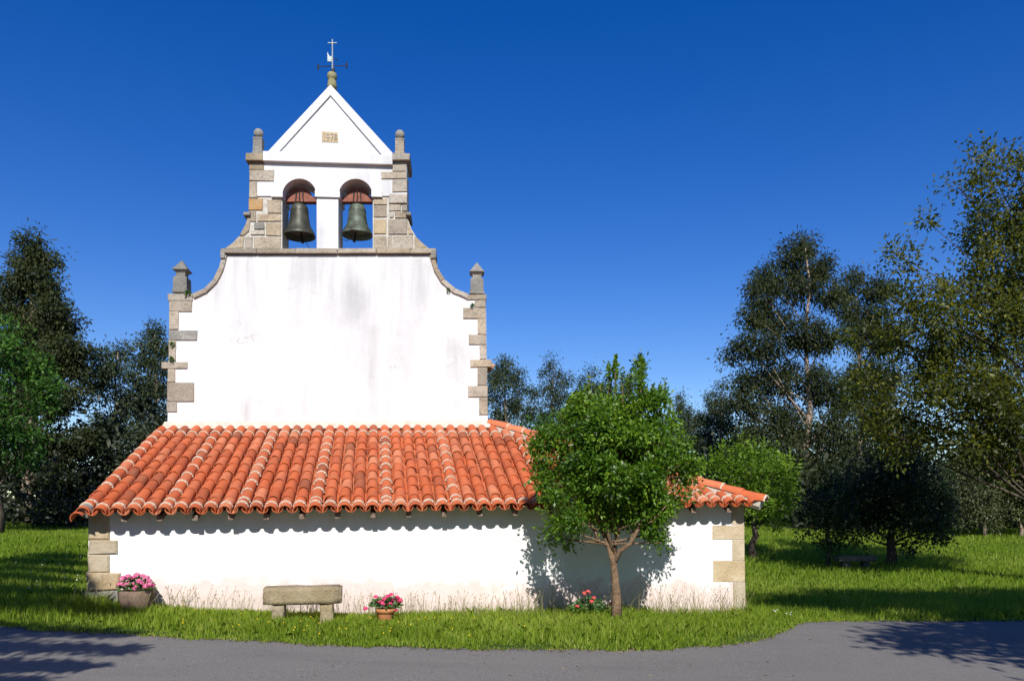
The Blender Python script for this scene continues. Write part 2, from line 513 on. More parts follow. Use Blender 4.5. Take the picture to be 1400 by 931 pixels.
EDGE_X = [-60, -25, -14, -7.5, -4.58, -1.96, .48, 2.0, 2.9, 3.5, 4.0, 4.45, 4.8, 5.1, 5.6, 7, 9, 14, 25, 60]
EDGE_Y = [17, 14, 12.4, 11.55, 10.9, 10.45, 10.34, 10.55, 10.95, 11.4, 11.95, 12.6, 13.2, 13.65, 13.9, 13.85, 13.75, 13.4, 12.6, 10]
def road_edge(x):
    x = np.asarray(x, float)
    return np.interp(x, EDGE_X, EDGE_Y) + .04 * np.sin(x * 3.1) + .03 * np.sin(x * 7.7 + 1) + .025 * np.sin(x * 17.3) + .02 * np.sin(x * 31 + 2)

def axis(lo, a, b, hi, fine, n):
    mid = np.arange(a, b + 1e-6, fine)
    l = a - np.geomspace(fine, a - lo, n)[::-1]
    h = b + np.geomspace(fine, hi - b, n)
    return np.concatenate([l, mid, h])
gx = axis(-600, -24, 24, 600, .3, 30)
gy = axis(-120, 5, 34, 900, .3, 34)
GX, GY = np.meshgrid(gx, gy)
GZ = np.concatenate([ground_z(GX[i], GY[i]) for i in range(len(gy))]).reshape(GX.shape)
GZ = np.clip(GZ, -3, 8)
GZ += .03 * np.sin(GX * 1.7 + GY) * np.sin(GY * 1.3 - GX * .4) * (GY > road_edge(GX) + .5)
GZ -= .05 * (GY < road_edge(GX) - .1)
nx, ny = len(gx), len(gy)
V = np.stack([GX.ravel(), GY.ravel(), GZ.ravel()], -1)
idx = np.arange(nx * ny).reshape(ny, nx)
fc = np.stack([idx[:-1, :-1], idx[:-1, 1:], idx[1:, 1:], idx[1:, :-1]], -1).reshape(-1, 4)
g_o = link('ground', mesh('ground', V, fc.tolist()), M['ground'], None, True)
tag(g_o, 'grassy ground rising gently around the chapel', 'ground', kind='structure')

rx = np.concatenate([np.linspace(-60, -16, 20), np.arange(-15.5, 20, .08), np.linspace(20.5, 60, 20)])
rows = 40
RV = []
for x in rx:
    ye = float(road_edge(x))
    for j in range(rows):
        RV.append((x, ye - (ye + 14) * (j / (rows - 1)) ** 1.3, 0))
RV = np.array(RV)
RV[:, 2] = ground_z(RV[:, 0], RV[:, 1]) + .006
ri = np.arange(len(RV)).reshape(len(rx), rows)
fc = np.stack([ri[:-1, :-1], ri[:-1, 1:], ri[1:, 1:], ri[1:, :-1]], -1).reshape(-1, 4)[:, ::-1]
r_o = link('road', mesh('road', RV, fc.tolist()), M['asphalt'], None, True)
tag(r_o, 'worn grey asphalt road curving past the chapel', 'road', kind='structure')

# ------------------------------------------------------------------ the church
CH = empty('church', (-4.0, 17.5, 0))
tag(CH, 'whitewashed stone chapel with twin-arched bell gable and tiled lean-to', 'church')
ROOT = CH

def S(px, py, pl=FAC): return pl.hit(px, py)
def outl(pts, pl=FAC): return [S(x, y, pl) for x, y in pts]

# main gable wall below the bell ledge
body = MB()
curveL = [(264, 405), (281, 397), (294, 384), (302, 368), (307, 349)]
curveR = [(591, 349), (597, 369), (606, 384), (621, 397), (640, 405)]
body.prism(FAC, outl([(228, 640), (668, 640), (664, 408)] + curveR[::-1] + curveL[::-1] + [(232, 408)]), -.75, 0)
fw = body.build('front_wall', M['plaster'], CH, tri=True)
# bell gable : piers, head with two arches, pediment
def arc(cx, cy, r, a0, a1, n=14):
    return [(cx + r * math.cos(a0 + (a1 - a0) * i / n), cy - r * math.sin(a0 + (a1 - a0) * i / n)) for i in range(n + 1)]
LA, RA, SPR, BOT = (385.5, 433), (462.5, 509.5), 268, 341
BT = -.72
for pts, o1 in (([(309, 341), (385.5, 341), (385.5, SPR), (342, SPR), (341, 291), (337, 306), (329, 322)], -.03),
                ([(433, 341), (462.5, 341), (462.5, SPR), (433, SPR)], 0),
                ([(509.5, 341), (588, 341), (571, 327), (562, 312), (557, 298), (556.5, SPR), (509.5, SPR)], -.03)):
    pier = MB()
    pier.prism(FAC, outl(pts), BT, o1)
    pier.build('bell_pier', M['plaster'] if o1 == 0 else M['joint'], CH, tri=True)
head = MB()
lc, lr = (LA[0] + LA[1]) / 2, (LA[1] - LA[0]) / 2
rc, rr_ = (RA[0] + RA[1]) / 2, (RA[1] - RA[0]) / 2
head.prism(FAC, outl([(342, SPR), (385.5, SPR)] + arc(lc, SPR, lr, math.pi, 0)[1:-1] + [(433, SPR), (462.5, SPR)] +
                     arc(rc, SPR, rr_, math.pi, 0)[1:-1] + [(509.5, SPR), (556.5, SPR), (556, 221), (343, 221)]), BT, -.001)
head.build('bell_arch_wall', M['plaster'], CH, tri=True)
# white imposts
for x0, x1 in ((371, 387), (431, 465), (508, 523)):
    im = MB()
    s0, z0 = S(x0, 270); s1, z1 = S(x1, 262.5)
    im.box(FAC, s0, s1, z0, z1, BT - .04, .05)
    im.build('impost', M['plaster'], CH)
# cornice and pediment
cor = MB()
s0, z0 = S(361, 222); s1, z1 = S(537, 215)
cor.box(FAC, s0, s1, z0, z1, BT - .1, .10)
cor.build('cornice', M['plaster'], CH)
ped = MB()
ped.prism(FAC, outl([(364, 214.9), (538, 214.9), (452, 122)]), BT, 0)
ped.build('pediment', M['plaster'], CH, tri=True)
for pts in ([(361, 214.9), (376, 214.9), (452, 131.5), (452, 117.5)], [(524, 214.9), (541, 214.9), (452.2, 117.5), (452.2, 131.5)]):
    rk = MB()
    rk.prism(FAC, outl(pts), BT - .06, .045)
    rk.build('raking_cornice', M['plaster'], CH, tri=True)
# plaque with worn carved marks
s0, z0 = S(440, 194.5); s1, z1 = S(462.5, 181)
pq = MB(); pq.box(FAC, s0, s1, z0, z1, -.05, .012)
plaque = pq.build('date_plaque', M['stone_tan'], CH)
plaque['label'] = 'small carved sandstone plaque in the pediment'
def stroke(pts, r=.011):
    b = MB()
    for a, c in zip(pts[:-1], pts[1:]):
        b.tube([FAC.px(a[0], a[1], .014), FAC.px(c[0], c[1], .014)], [r, r], 5)
    return b.build('carved_mark', M['stone'], plaque)
stroke([(442.5, 185), (444, 183.5), (444, 192.5)])
stroke([(450.5, 188.5), (447.5, 189), (446.6, 186), (448.5, 183.8), (450.3, 185.5), (450.2, 189), (448, 192.6)])
stroke([(452, 184), (455.8, 184), (453.5, 192.5)])
stroke([(459, 188), (457.5, 186), (459, 183.8), (460.6, 186), (457.2, 190.5), (459, 192.6), (460.9, 190.5), (459, 188)])

# --- dressed stones
def stone(pl, pts, mat, proud=.025, deep=.14, name='stone', parent=CH, jit=.006, bev=.014):
    """an irregular dressed block whose front is the polygon pts (photo readings on plane pl)"""
    q = [S(x, y, pl) for x, y in pts]
    q = [(s + random.uniform(-jit, jit), z + random.uniform(-jit, jit)) for s, z in q]
    cs = sum(s for s, z in q) / len(q); cz = sum(z for s, z in q) / len(q)
    b = MB(); n = len(q)
    back = [pl.w(s, z, -deep) for s, z in q]
    edge = [pl.w(s, z, proud - bev) for s, z in q]
    inn = []
    for s, z in q:
        d = math.hypot(s - cs, z - cz); k = max(0.3, 1 - bev * 1.3 / max(d, .01))
        inn.append(pl.w(cs + (s - cs) * k, cz + (z - cz) * k, proud + random.uniform(-.004, .004)))
    fs = [[2 * n + i for i in range(n)], [i for i in range(n)][::-1]]
    for i in range(n):
        j = (i + 1) % n
        fs.append([i, j, n + j, n + i]); fs.append([n + i, n + j, 2 * n + j, 2 * n + i])
    b.add(back + edge + inn, fs)
    return b.build(name, mat, parent)
def rect(x0, y0, x1, y1): return [(x0, y1), (x1, y1), (x1, y0), (x0, y0)]
ST, SG, STAN, SO = M['stone'], M['stone_grey'], M['stone_tan'], M['stone_ochre']
BF = Plane(FAC.o.x - FAC.n.x * .03, FAC.o.y - FAC.n.y * .03, A_F)      # belfry face set back 3 cm
belfry = [((341, 223, 361.3, 232.5), ST), ((341, 233, 375, 248), ST), ((341, 248.8, 352, 271), ST),
          ((340, 272, 359.5, 288), SO), ((366, 274, 384.5, 292), ST), ((352, 293.5, 384.5, 303), ST), ((340.5, 289.5, 350, 303.5), ST),
          ((348, 305, 362, 314), SG), ((364, 305, 384.5, 323), ST), ((343, 315.5, 362, 321.5), ST),
          ((347.5, 324.5, 384.5, 340.5), ST), ((335, 324, 345.5, 340.5), ST),
          ((536.5, 224, 556, 235), ST), ((521.5, 235.8, 556, 244.8), ST), ((536.5, 246, 556.3, 263), ST),
          ((532, 265.8, 556.5, 278.5), ST), ((532, 280, 548, 289), ST), ((549.5, 280, 557, 289.5), ST),
          ((511, 272, 529, 280.5), ST), ((511, 282, 528.5, 297.5), ST), ((533, 291, 538.5, 298.5), ST), ((540, 290.5, 557, 298.5), ST),
          ((511, 300.5, 528.5, 320.5), SO if False else STAN), ((531, 300.5, 557, 321), ST),
          ((511, 323, 528.5, 340.5), ST), ((530.5, 323, 535, 340.5), ST), ((537, 322.5, 565, 340.5), ST)]
for (x0, y0, x1, y1), m in belfry:
    stone(FAC if y0 < 267 else BF, rect(x0, y0, x1, y1), m, .028)
# flared shoulders of the bell gable
for pts in ([(333, 340.5), (308, 340.5), (318, 333), (327, 324), (334, 324)][::-1], [(334, 322.5), (328, 322.5), (336, 308), (340.5, 292), (342, 304), (341, 316)][::-1],
            [(567, 340.5), (587, 340.5), (577, 332), (567, 322.5)], [(558.5, 321), (565.5, 321), (559.5, 309), (557.5, 300.5)]):
    stone(BF, pts, ST, .03, .5)
# small projecting drip stones on the shoulders
for x0, x1 in ((333.5, 343), (555, 562)):
    stone(FAC, rect(x0, 291, x1, 296), SG, .07, .6)
# ledge under the bells
xs = [303, 352, 405, 462, 515, 562, 596]
for a, b in zip(xs[:-1], xs[1:]):
    stone(FAC, rect(a + .15, 341.2, b - .15, 347.5), ST, .09, .85, 'ledge_stone', jit=.004, bev=.02)
for x0, x1 in ((302.5, 309), (589, 596.5)):
    stone(FAC, rect(x0, 343, x1, 355), SG, .09, .7)
# cornice end slabs
for x0, x1 in ((337.5, 361.2), (537, 560.5)):
    stone(FAC, rect(x0, 212.5, x1, 222.3), ST, .12, .84)
# quoins of the front wall
quoins = [(229.5, 402, 264, 411, ST), (231.5, 411.3, 263, 426, ST), (231.5, 426.3, 244.5, 451.3, ST), (231, 452, 270, 465, SG),
          (230.8, 465.6, 240.5, 494, ST), (221, 495, 257, 504, ST), (229.5, 504.6, 240, 522.6, ST), (229, 523, 266, 549, ST), (228.3, 549.5, 242.5, 563, ST),
          (638, 403, 665, 410, ST), (649, 410.4, 663.8, 420.6, ST), (633, 421, 664, 435.7, ST), (653, 436, 664.5, 457.6, ST), (641, 458, 664.8, 471.6, ST),
          (655.8, 472, 665.2, 491.4, ST), (643, 492, 672, 502, ST), (653, 502.6, 666, 527.2, ST), (640, 527.6, 666.3, 543, ST), (655, 543.5, 667, 567, ST)]
for x0, y0, x1, y1, m in quoins:
    stone(FAC, rect(x0, y0, x1, y1), m, .03, .78, 'quoin')
# coping on the two concave sweeps
def coping(cv, side):
    w = 7.0
    pts = [Vector(c) for c in cv]
    dense = []
    for i in range(len(pts) - 1):
        for k in range(2): dense.append(pts[i].lerp(pts[i + 1], k / 2))
    dense.append(pts[-1])
    offs = []
    for i, p in enumerate(dense):
        t = dense[min(i + 1, len(dense) - 1)] - dense[max(i - 1, 0)]
        t.normalize()
        nrm = Vector((-t.y, t.x))
        if nrm.y > 0: nrm = -nrm
        offs.append((p + nrm * 2.5, p - nrm * 4.0))
    for i in range(0, len(dense) - 1, 2):
        j = min(i + 2, len(dense) - 1)
        poly = [offs[k][0] for k in range(i, j + 1)] + [offs[k][1] for k in range(j, i - 1, -1)]
        poly = [(p.x, p.y) for p in poly]
        area = sum(poly[k][0] * poly[(k + 1) % len(poly)][1] - poly[(k + 1) % len(poly)][0] * poly[k][1] for k in range(len(poly)))
        if area > 0: poly = poly[::-1]
        stone(FAC, poly, ST, .05, .82, 'coping_stone', jit=.003, bev=.012)
coping(curveL, -1); coping(curveR, 1)

# finials
def finial(c, prof, n, mat, rot, smooth=False, name='finial'):
    b = MB(); b.lathe(c, prof, n, rot)
    return b.build(name, mat, CH, smooth)
def at_depth(px, py, out): return fpx(px, py, out)
m_px = 18.0 / F
for cx, base in ((249, 402), (652, 404)):
    c = at_depth(cx, base, -.3)
    k = m_px * 1.414 / 1
    prof = [(.215, -.02), (.215, .10), (.20, .12)]
    pr = [(10.5, 0), (10.5, 3.5), (9.3, 4), (9.2, 20.5), (8.4, 21.5), (6.3, 22.5), (6.2, 27.5), (8.5, 29.5), (10.4, 31), (10.4, 32.2), (8.6, 33.5), (.4, 46)]
    finial(c, [(r * k * .98, z * m_px) for r, z in pr], 4, SG, math.pi / 4 + A_F)
for cx, base in ((353.5, 212.7), (546.8, 214)):
    c = at_depth(cx, base, -.3)
    k = m_px
    pr = [(8.6, 0), (8.6, 3), (7.8, 4), (7.6, 20), (8.2, 20.6), (8.2, 22), (6.3, 23), (4.5, 24)]
    finial(c, [(r * k * 1.12, z * k) for r, z in pr], 4, SG if cx < 400 else ST, math.pi / 4 + A_F)
    b = MB(); th = [math.pi * i / 12 for i in range(13)]
    b.lathe(c + Vector((0, 0, 30 * k)), [(max(.002, 6.6 * k * math.sin(t)), -6.6 * k * math.cos(t)) for t in th], 18)
    b.build('finial_ball', SG, CH, True)
c = at_depth(454, 119, -.33)
k = m_px
ap = MB()
ap.lathe(c, [(6.5 * k, -4 * k), (6.8 * k, 2 * k), (6.0 * k, 4 * k), (5.6 * k, 8 * k), (4.2 * k, 9.2 * k), (6.2 * k, 10.5 * k), (6.8 * k, 14 * k), (6.2 * k, 18 * k), (3.5 * k, 19 * k)], 16)
M['moss_stone'] = mat_stone('mossy_stone', (.15, .14, .05), (.24, .22, .08), (.32, .29, .16), .4)
ap.build('apex_finial', M['moss_stone'], CH, True)

# nave behind the front, with its own tiled roof and projecting eaves
NB = Plane(FAC.o.x, FAC.o.y, A_F)
sL, zE = S(232, 499); sR, _ = S(664, 499)
nave = MB()
nave.prism(FAC, [(sL + .1, -1.0), (sR - .1, -1.0), (sR - .1, zE - .1), ((sL + sR) / 2, zE + 1.55), (sL + .1, zE - .1)], -16.0, -.76)
nave.build('nave_wall', M['plaster'], CH, tri=True)
nr = MB()
mid = (sL + sR) / 2
for a, b in ((sL + .02, mid), (mid, sR - .02)):
    za = zE - .17 if a < mid else zE + 1.64; zb = zE + 1.64 if b == mid else zE - .17
    nseg = 26
    pr = []
    # corrugated slope running back from the front wall
    for j in range(60):
        pass
    v = []; f = []
    ns = 160
    for j in range(ns + 1):
        o = -.8 - 15.5 * j / ns
        h = .05 * math.sin(j * math.pi / 2)
        v += [FAC.w(a, za + h, o), FAC.w(b, zb + h, o)]
        if j: f.append([2 * j - 2, 2 * j - 1, 2 * j + 1, 2 * j])
    nr.add(v, f)
    nr.prism(FAC, [(a, za - .06), (b, zb - .06), (b, zb - .10), (a, za - .10)], -16.2, -.79)
nr.build('nave_roof', M['tile'], CH)
for px0, px1, y in ((666, 676, 496),):
    t = MB(); t.tube([FAC.px(664, 491.5, -.5), FAC.px(677, 496.5, -.5)], [.07, .075], 8)
    t.build('eave_tile', M['tile_old'], CH)

# --- lean-to
zT_L = FAC.px(228, 586).z; zT_R = FAC.px(672, 584).z
sTL = S(228, 579)[0]; sTR = S(672, 577)[0]
zE_L = 1.68
def eave_t(px):      # position along the eave for a photo column
    return S(px, 700, EAV)[0]
T_END = eave_t(1041)
def eave_pt(t):
    return EAV.w(t, zE_L + .17 * (t / T_END))
GV = Vector((-math.sin(A_W), math.cos(A_W), 0))
TR = FAC.w(sTR, zT_R, .02); TL = FAC.w(sTL, zT_L, .02)
CR = eave_pt(T_END)
def isect(p, d, a, b):
    """plan intersection of ray p+d*t with line a-b, returns t,u"""
    e = b - a
    den = d.x * e.y - d.y * e.x
    t = ((a.x - p.x) * e.y - (a.y - p.y) * e.x) / den
    u = ((a.x - p.x) * d.y - (a.y - p.y) * d.x) / den
    return t, u
def roof_top(t):
    e = eave_pt(t)
    r, u = isect(e, GV, TL, TR)
    if u <= 1.0:
        return e + GV * r + Vector((0, 0, (TL.z + (TR.z - TL.z) * max(u, -.1)) - e.z)), True
    r, u = isect(e, GV, TR, CR)
    return e + GV * r + Vector((0, 0, TR.z + (CR.z - TR.z) * u - e.z)), False

# walls
SIDE = -5.2
lw = MB()
sWL = S(121, 760, LOW)[0]; sWR = S(1016.5, 760, LOW)[0]
zwl = lambda s: zE_L + .17 * ((s) / T_END) + .02
def wall_prism(b, s0, s1, o0, o1):
    b.prism(LOW, [(s0, -1.0), (s1, -1.0), (s1, zwl(s1)), (s0, zwl(s0))], o0, o1)
wall_prism(lw, sWL, sWR, -.45, 0)
low_wall = lw.build('lean_to_wall', M['plaster_low'], CH)
for s0, s1, dep in ((sWL + .001, sWL + .45, 3.9), (sWR - .45, sWR - .001, 5.2)):
    b = MB()
    v = [(s0, -1.0), (s1, -1.0)]
    zt = zwl(s0)
    lo = [LOW.w(s0, -1, -.46), LOW.w(s1, -1, -.46), LOW.w(s1, -1, -dep), LOW.w(s0, -1, -dep)]
    hi = [LOW.w(s0, zt, -.46), LOW.w(s1, zt, -.46), LOW.w(s1, zt + (1.35 if s0 < 1 else .0), -dep), LOW.w(s0, zt + (1.35 if s0 < 1 else .0), -dep)]
    b.add(lo + hi, [[0, 1, 2, 3], [4, 7, 6, 5], [0, 4, 5, 1], [1, 5, 6, 2], [2, 6, 7, 3], [3, 7, 4, 0]])
    b.build('side_wall', M['plaster'], CH)
lowq = [(122, 696, 149, 737.5, STAN), (121.5, 738, 160, 756.5, STAN), (120.5, 757.5, 150, 782, STAN), (119, 783, 164, 807, M['stone_mottled']), (118, 807.8, 166, 835, SG),
        (1000, 684, 1017, 717.3, STAN), (974, 718, 1017.5, 737, STAN), (1001, 737.6, 1017.8, 765.7, STAN), (975, 766.3, 1018.3, 795, STAN), (1002, 795.6, 1018.6, 850, STAN)]
for i, (x0, y0, x1, y1, m) in enumerate(lowq):
    if y1 > 840: p = rect(x0, y0, x1, y1)
    p = rect(x0, y0, x1, y1)
    q_mat = m
    stone(LOW, p, q_mat, .10 if y0 > 807 and x0 < 200 else (.045 if x0 < 200 else .012), .46, 'quoin', jit=.02 if x0 < 200 else .003, bev=.03 if x0 < 200 else .006)

# roof deck
rf = MB()
cols = 46
ev = [eave_pt(-.02 + (T_END + .02) * i / cols) for i in range(cols + 1)]
ev_s = list(ev)
tp = [roof_top(-.02 + (T_END + .02) * i / cols)[0] for i in range(cols + 1)]
ev = [e_.lerp(t_, min(.9, .26 / max(.3, (t_ - e_).length))) for e_, t_ in zip(ev, tp)]
dz = Vector((0, 0, -.055)); dz2 = Vector((0, 0, -.085))
v = [p + dz for p in ev] + [p + dz for p in tp] + [p + dz2 for p in ev] + [p + dz2 for p in tp]
n1 = cols + 1
f = []
for i in range(cols):
    f += [[i, i + 1, n1 + i + 1, n1 + i], [2 * n1 + i, 3 * n1 + i, 3 * n1 + i + 1, 2 * n1 + i + 1], [i, 2 * n1 + i, 2 * n1 + i + 1, i + 1]]
f += [[0, n1, 3 * n1, 2 * n1]]
rf.add(v, f)
# far side slope beyond the hip
BK = CR + GV * 5.4; BK.z = CR.z
rf.add([TR + dz, CR + dz, BK + dz, TR + GV * 2.2 + dz], [[0, 1, 2, 3]])
roof = rf.build('lean_to_roof', M['wood'], CH)

def tile_mesh(name, L=.50, r0=.112, r1=.092, th=.015, seg=8, flip=False, span=math.pi * .98):
    v = []; f = []
    for (y, r) in ((0, r0), (L, r1)):
        for rr in (r, r - th):
            for i in range(seg + 1):
                a = math.pi / 2 - span / 2 + span * i / seg
                z = rr * math.sin(a) * (-1 if flip else 1)
                v.append((rr * math.cos(a), y, z))
    k = seg + 1
    for i in range(seg):
        f += [[i, i + 1, 2 * k + i + 1, 2 * k + i], [k + i + 1, k + i, 3 * k + i, 3 * k + i + 1], [i + 1, i, k + i, k + i + 1], [2 * k + i, 2 * k + i + 1, 3 * k + i + 1, 3 * k + i]]
    f += [[0, 2 * k, 3 * k, k], [k - 1, 2 * k - 1, 4 * k - 1, 3 * k - 1]]
    me = mesh(name, v, f)
    bm = bmesh.new(); bm.from_mesh(me); bmesh.ops.recalc_face_normals(bm, faces=bm.faces); bm.to_mesh(me); bm.free()
    return me
TILE = tile_mesh('roof_tile'); PAN = tile_mesh('pan_tile', r0=.097, r1=.112, flip=True)
HIPT = tile_mesh('hip_tile', L=.56, r0=.135, r1=.115)
for me in (TILE, HIPT): me.materials.append(M['tile'])
def band_mesh(name, r, w, th):
    v = []; f = []; seg = 10
    for y in (0, w):
        for rr in (r + th, r - .012):
            for i in range(seg + 1):
                a = math.pi * (.02 + .96 * i / seg)
                wob = .006 * math.sin(i * 2.3 + y * 50)
                v.append((rr * math.cos(a), y + wob, rr * math.sin(a)))
    k = seg + 1
    for i in range(seg):
        f += [[i, i + 1, 2 * k + i + 1, 2 * k + i], [i + 1, i, k + i, k + i + 1], [2 * k + i, 2 * k + i + 1, 3 * k + i + 1, 3 * k + i]]
    me = mesh(name, v, f); me.materials.append(M['mortar'])
    bm = bmesh.new(); bm.from_mesh(me); bmesh.ops.recalc_face_normals(bm, faces=bm.faces); bm.to_mesh(me); bm.free()
    return me
BAND = band_mesh('mortar_band', .103, .042, .009)

def frame(o, y, zref=Vector((0, 0, 1)), roll=0.0):
    y = y.normalized(); x = y.cross(zref).normalized(); z = x.cross(y)
    m = Matrix((x, y, z)).transposed().to_4x4()
    if roll: m = m @ Matrix.Rotation(roll, 4, 'Y')
    m.translation = o
    return m

PITCH = .247
NC = int(T_END / PITCH)
covers = []; pans = []; bands = []
for kcol in range(NC + 1):
    t = .13 + kcol * PITCH
    if t > T_END - .12: break
    e = eave_pt(t); top, onf = roof_top(t)
    ax = top - e; Ltot = ax.length; ax.normalize()
    nrm = ax.cross(Vector((1, 0, 0))); nrm = (nrm if nrm.z > 0 else -nrm).normalized()
    rows_n = max(1, int(round((Ltot - .06) / .445)))
    step = (Ltot - .06) / rows_n
    dev = random.uniform(-.008, .008)
    for r in range(rows_n):
        pos = e + ax * (r * step - .05) + nrm * (.012 + random.uniform(-.004, .006)) + EAV.d * (dev + random.uniform(-.008, .008))
        y = (ax + nrm * (-.018 + random.uniform(-.012, .012)) + EAV.d * random.uniform(-.022, .022)).normalized()
        covers.append((pos, y, kcol, r, step))
        banded = r == 0 or (kcol >= 5 and kcol % 5 == 0 and onf) or (not onf and r >= rows_n - 4 and kcol % 5 == 2) or (r == rows_n - 1) or (kcol == 0 and random.random() < .8) or random.random() < .004
        if banded:
            # mortar sits on the tile just below the lip of the tile above; at the eave a short way up the tile
            off = .16 if r == 0 else -.055
            bands.append((pos + y * off + nrm * (.014 if r == 0 else -.004), y, r))
    # channel between this column and the next
    t2 = t + PITCH / 2
    if t2 < T_END - .1:
        e2 = eave_pt(t2); top2, onf2 = roof_top(t2)
        ax2 = top2 - e2; L2 = ax2.length; ax2.normalize()
        rn = max(1, int(round(L2 / .445))); st = (L2 - .14) / rn
        for r in range(rn):
            pans.append((e2 + ax2 * (r * st - .03) + nrm * (.062 + random.uniform(-.004, .004)), (ax2 - nrm * .02).normalized()))
covers.sort(key=lambda c: c[0].y)
def place(name, me, mtx, parent):
    o = bpy.data.objects.new(name, me)
    COL.objects.link(o)
    o.matrix_world = mtx
    o.parent = parent
    return o
CHINV = None
def merged(name, me_src, mats, mat, parent):
    base = np.array([v.co[:] for v in me_src.vertices])
    fs = [list(p.vertices) for p in me_src.polygons]
    V = []; Fc = []; tones = []
    for i, m in enumerate(mats):
        mm = np.array(m)
        V.append(base @ mm[:3, :3].T + mm[:3, 3])
        Fc += [[a + i * len(base) for a in q] for q in fs]
        tones += [random.random()] * len(fs)
    me = mesh(name, np.concatenate(V), Fc)
    at = me.attributes.new('tone', 'FLOAT', 'FACE')
    at.data.foreach_set('value', np.array(tones, dtype=np.float32))
    o = link(name, me, mat, parent)
    o['kind'] = 'stuff'
    return o
def child_at(name, me, mtx, parent):
    o = bpy.data.objects.new(name, me)
    COL.objects.link(o)
    o.parent = parent
    o.matrix_parent_inverse = Matrix.Identity(4)
    o.matrix_basis = mtx
    return o
# lean_to_roof has identity world transform, so tiles sit in world space under it
for pos, y, kc, r, st in covers[:290]:
    child_at('roof_tile', TILE, frame(pos, y, roll=random.uniform(-.03, .03)), roof)
if len(covers) > 290:
    merged('upper_roof_tiles', TILE, [frame(p, y) for p, y, *_ in covers[290:]], M['tile'], roof)
merged('channel_tiles', PAN, [frame(p, y) for p, y in pans], M['tile'], roof)
for p, y, r in bands:
    child_at('mortar_band', BAND, frame(p, y) @ Matrix.Diagonal((1.0, random.uniform(.7, 1.3), 1.0, 1)), roof)
# hip
hv = (TR - CR); hl = hv.length; hd = hv.normalized()
nh = int(hl / .46)
for i in range(nh + 1):
    p = CR + hd * (i * hl / (nh + 1) - .06) + Vector((0, 0, .075))
    o = child_at('hip_tile', HIPT, frame(p, hd - Vector((0, 0, .03))), roof)
    if i % 2 == 0 or i > nh - 3:
        child_at('mortar_band', BAND, frame(p - hd * .03 + Vector((0, 0, .0)), hd) @ Matrix.Diagonal((1.18, 1.3, 1.18, 1)), roof)
bed = MB(); 
bed.tube([CR + Vector((0, 0, .0)) , TR + Vector((0, 0, .0))], [.12, .12], 8)
bed.build('hip_mortar', M['flash'], roof)
# tiles of the far slope behind the hip
far = []
nf = int(5.2 / PITCH)
SL = (TR + GV * 2.2)
for i in range(1, nf):
    lowp = CR.lerp(BK, i / nf); 
    fr = i / nf
    d = (TR - CR); 
    # slope direction is square to that eave
    n_ = Vector((-EAV.d.x, -EAV.d.y, 0)); run = min(fr, .95) * 5.9
    rise = (TR.z - CR.z) / 6.0
    for r in range(int(run / .44)):
        far.append(frame(lowp + n_ * (r * .44 - .05) + Vector((0, 0, rise * r * .44 + .03)), (n_ + Vector((0, 0, rise - .02)))))
if far: merged('far_slope_tiles', TILE, far, M['tile'], roof)
# cream mortar fillet where the roof meets the church front
fl = MB()
a = FAC.hit(228, 580)[0] - .05; b_ = sTR + .02
fl.add([FAC.w(a, zT_L - .02, .16), FAC.w(b_, zT_R - .02, .16), FAC.w(b_, zT_R + .16, .0), FAC.w(a, zT_L + .16, .0), FAC.w(a, zT_L - .15, .0), FAC.w(b_, zT_R - .15, .0),
        FAC.w(a, zT_L + .06, .13), FAC.w(b_, zT_R + .06, .13)],
       [[0, 1, 7, 6], [6, 7, 2, 3], [0, 4, 5, 1], [3, 4, 0, 6], [2, 7, 1, 5], [3, 2, 5, 4]])
fl.build('mortar_fillet', M['flash'], roof)
# verge tile with dark mortar at the left end of the eave
e = eave_pt(-.14); tpv, _ = roof_top(.02)
axv = (roof_top(.06)[0] - eave_pt(.06)).normalized()
for i in range(11):
    child_at('verge_tile', PAN if False else TILE, frame(eave_pt(.03) + axv * (i * .46 - .05) + Vector((0, 0, -.07)), axv - Vector((0, 0, .02)), roll=-.5), roof)
dk = MB(); dk.tube([eave_pt(.13) + axv * .02 + Vector((0, 0, .02)), eave_pt(.13) + axv * .10 + Vector((0, 0, .02))], [.112, .110], 12)
dk.build('verge_mortar', M['stone_grey'], roof)
# rafters
RAFT = None
for i in range(24):
    px = 167 + 49.0 * i
    if px > 1010: break
    t = eave_t(px)
    e = eave_pt(t); top, _ = roof_top(t); ax = (top - e).normalized()
    b = MB()
    L = min(.9, (top - e).length - .1)
    if L < .25: continue
    x = EAV.d * .045
    up = Vector((0, 0, -.09)); dn = Vector((0, 0, -.185))
    p0 = e + ax * .10; p1 = e + ax * L
    b.add([p0 - x + up, p0 + x + up, p0 + x + dn, p0 - x + dn, p1 - x + up, p1 + x + up, p1 + x + dn, p1 - x + dn],
          [[0, 1, 2, 3], [4, 7, 6, 5], [0, 4, 5, 1], [3, 2, 6, 7], [0, 3, 7, 4], [1, 5, 6, 2]])
    ro = b.build('rafter', M['wood'], roof)
    ro.data.materials.append(M['wood_end'])
    # sawn end grain
    best = min(ro.data.polygons, key=lambda q: q.center.y)
    best.material_index = 1

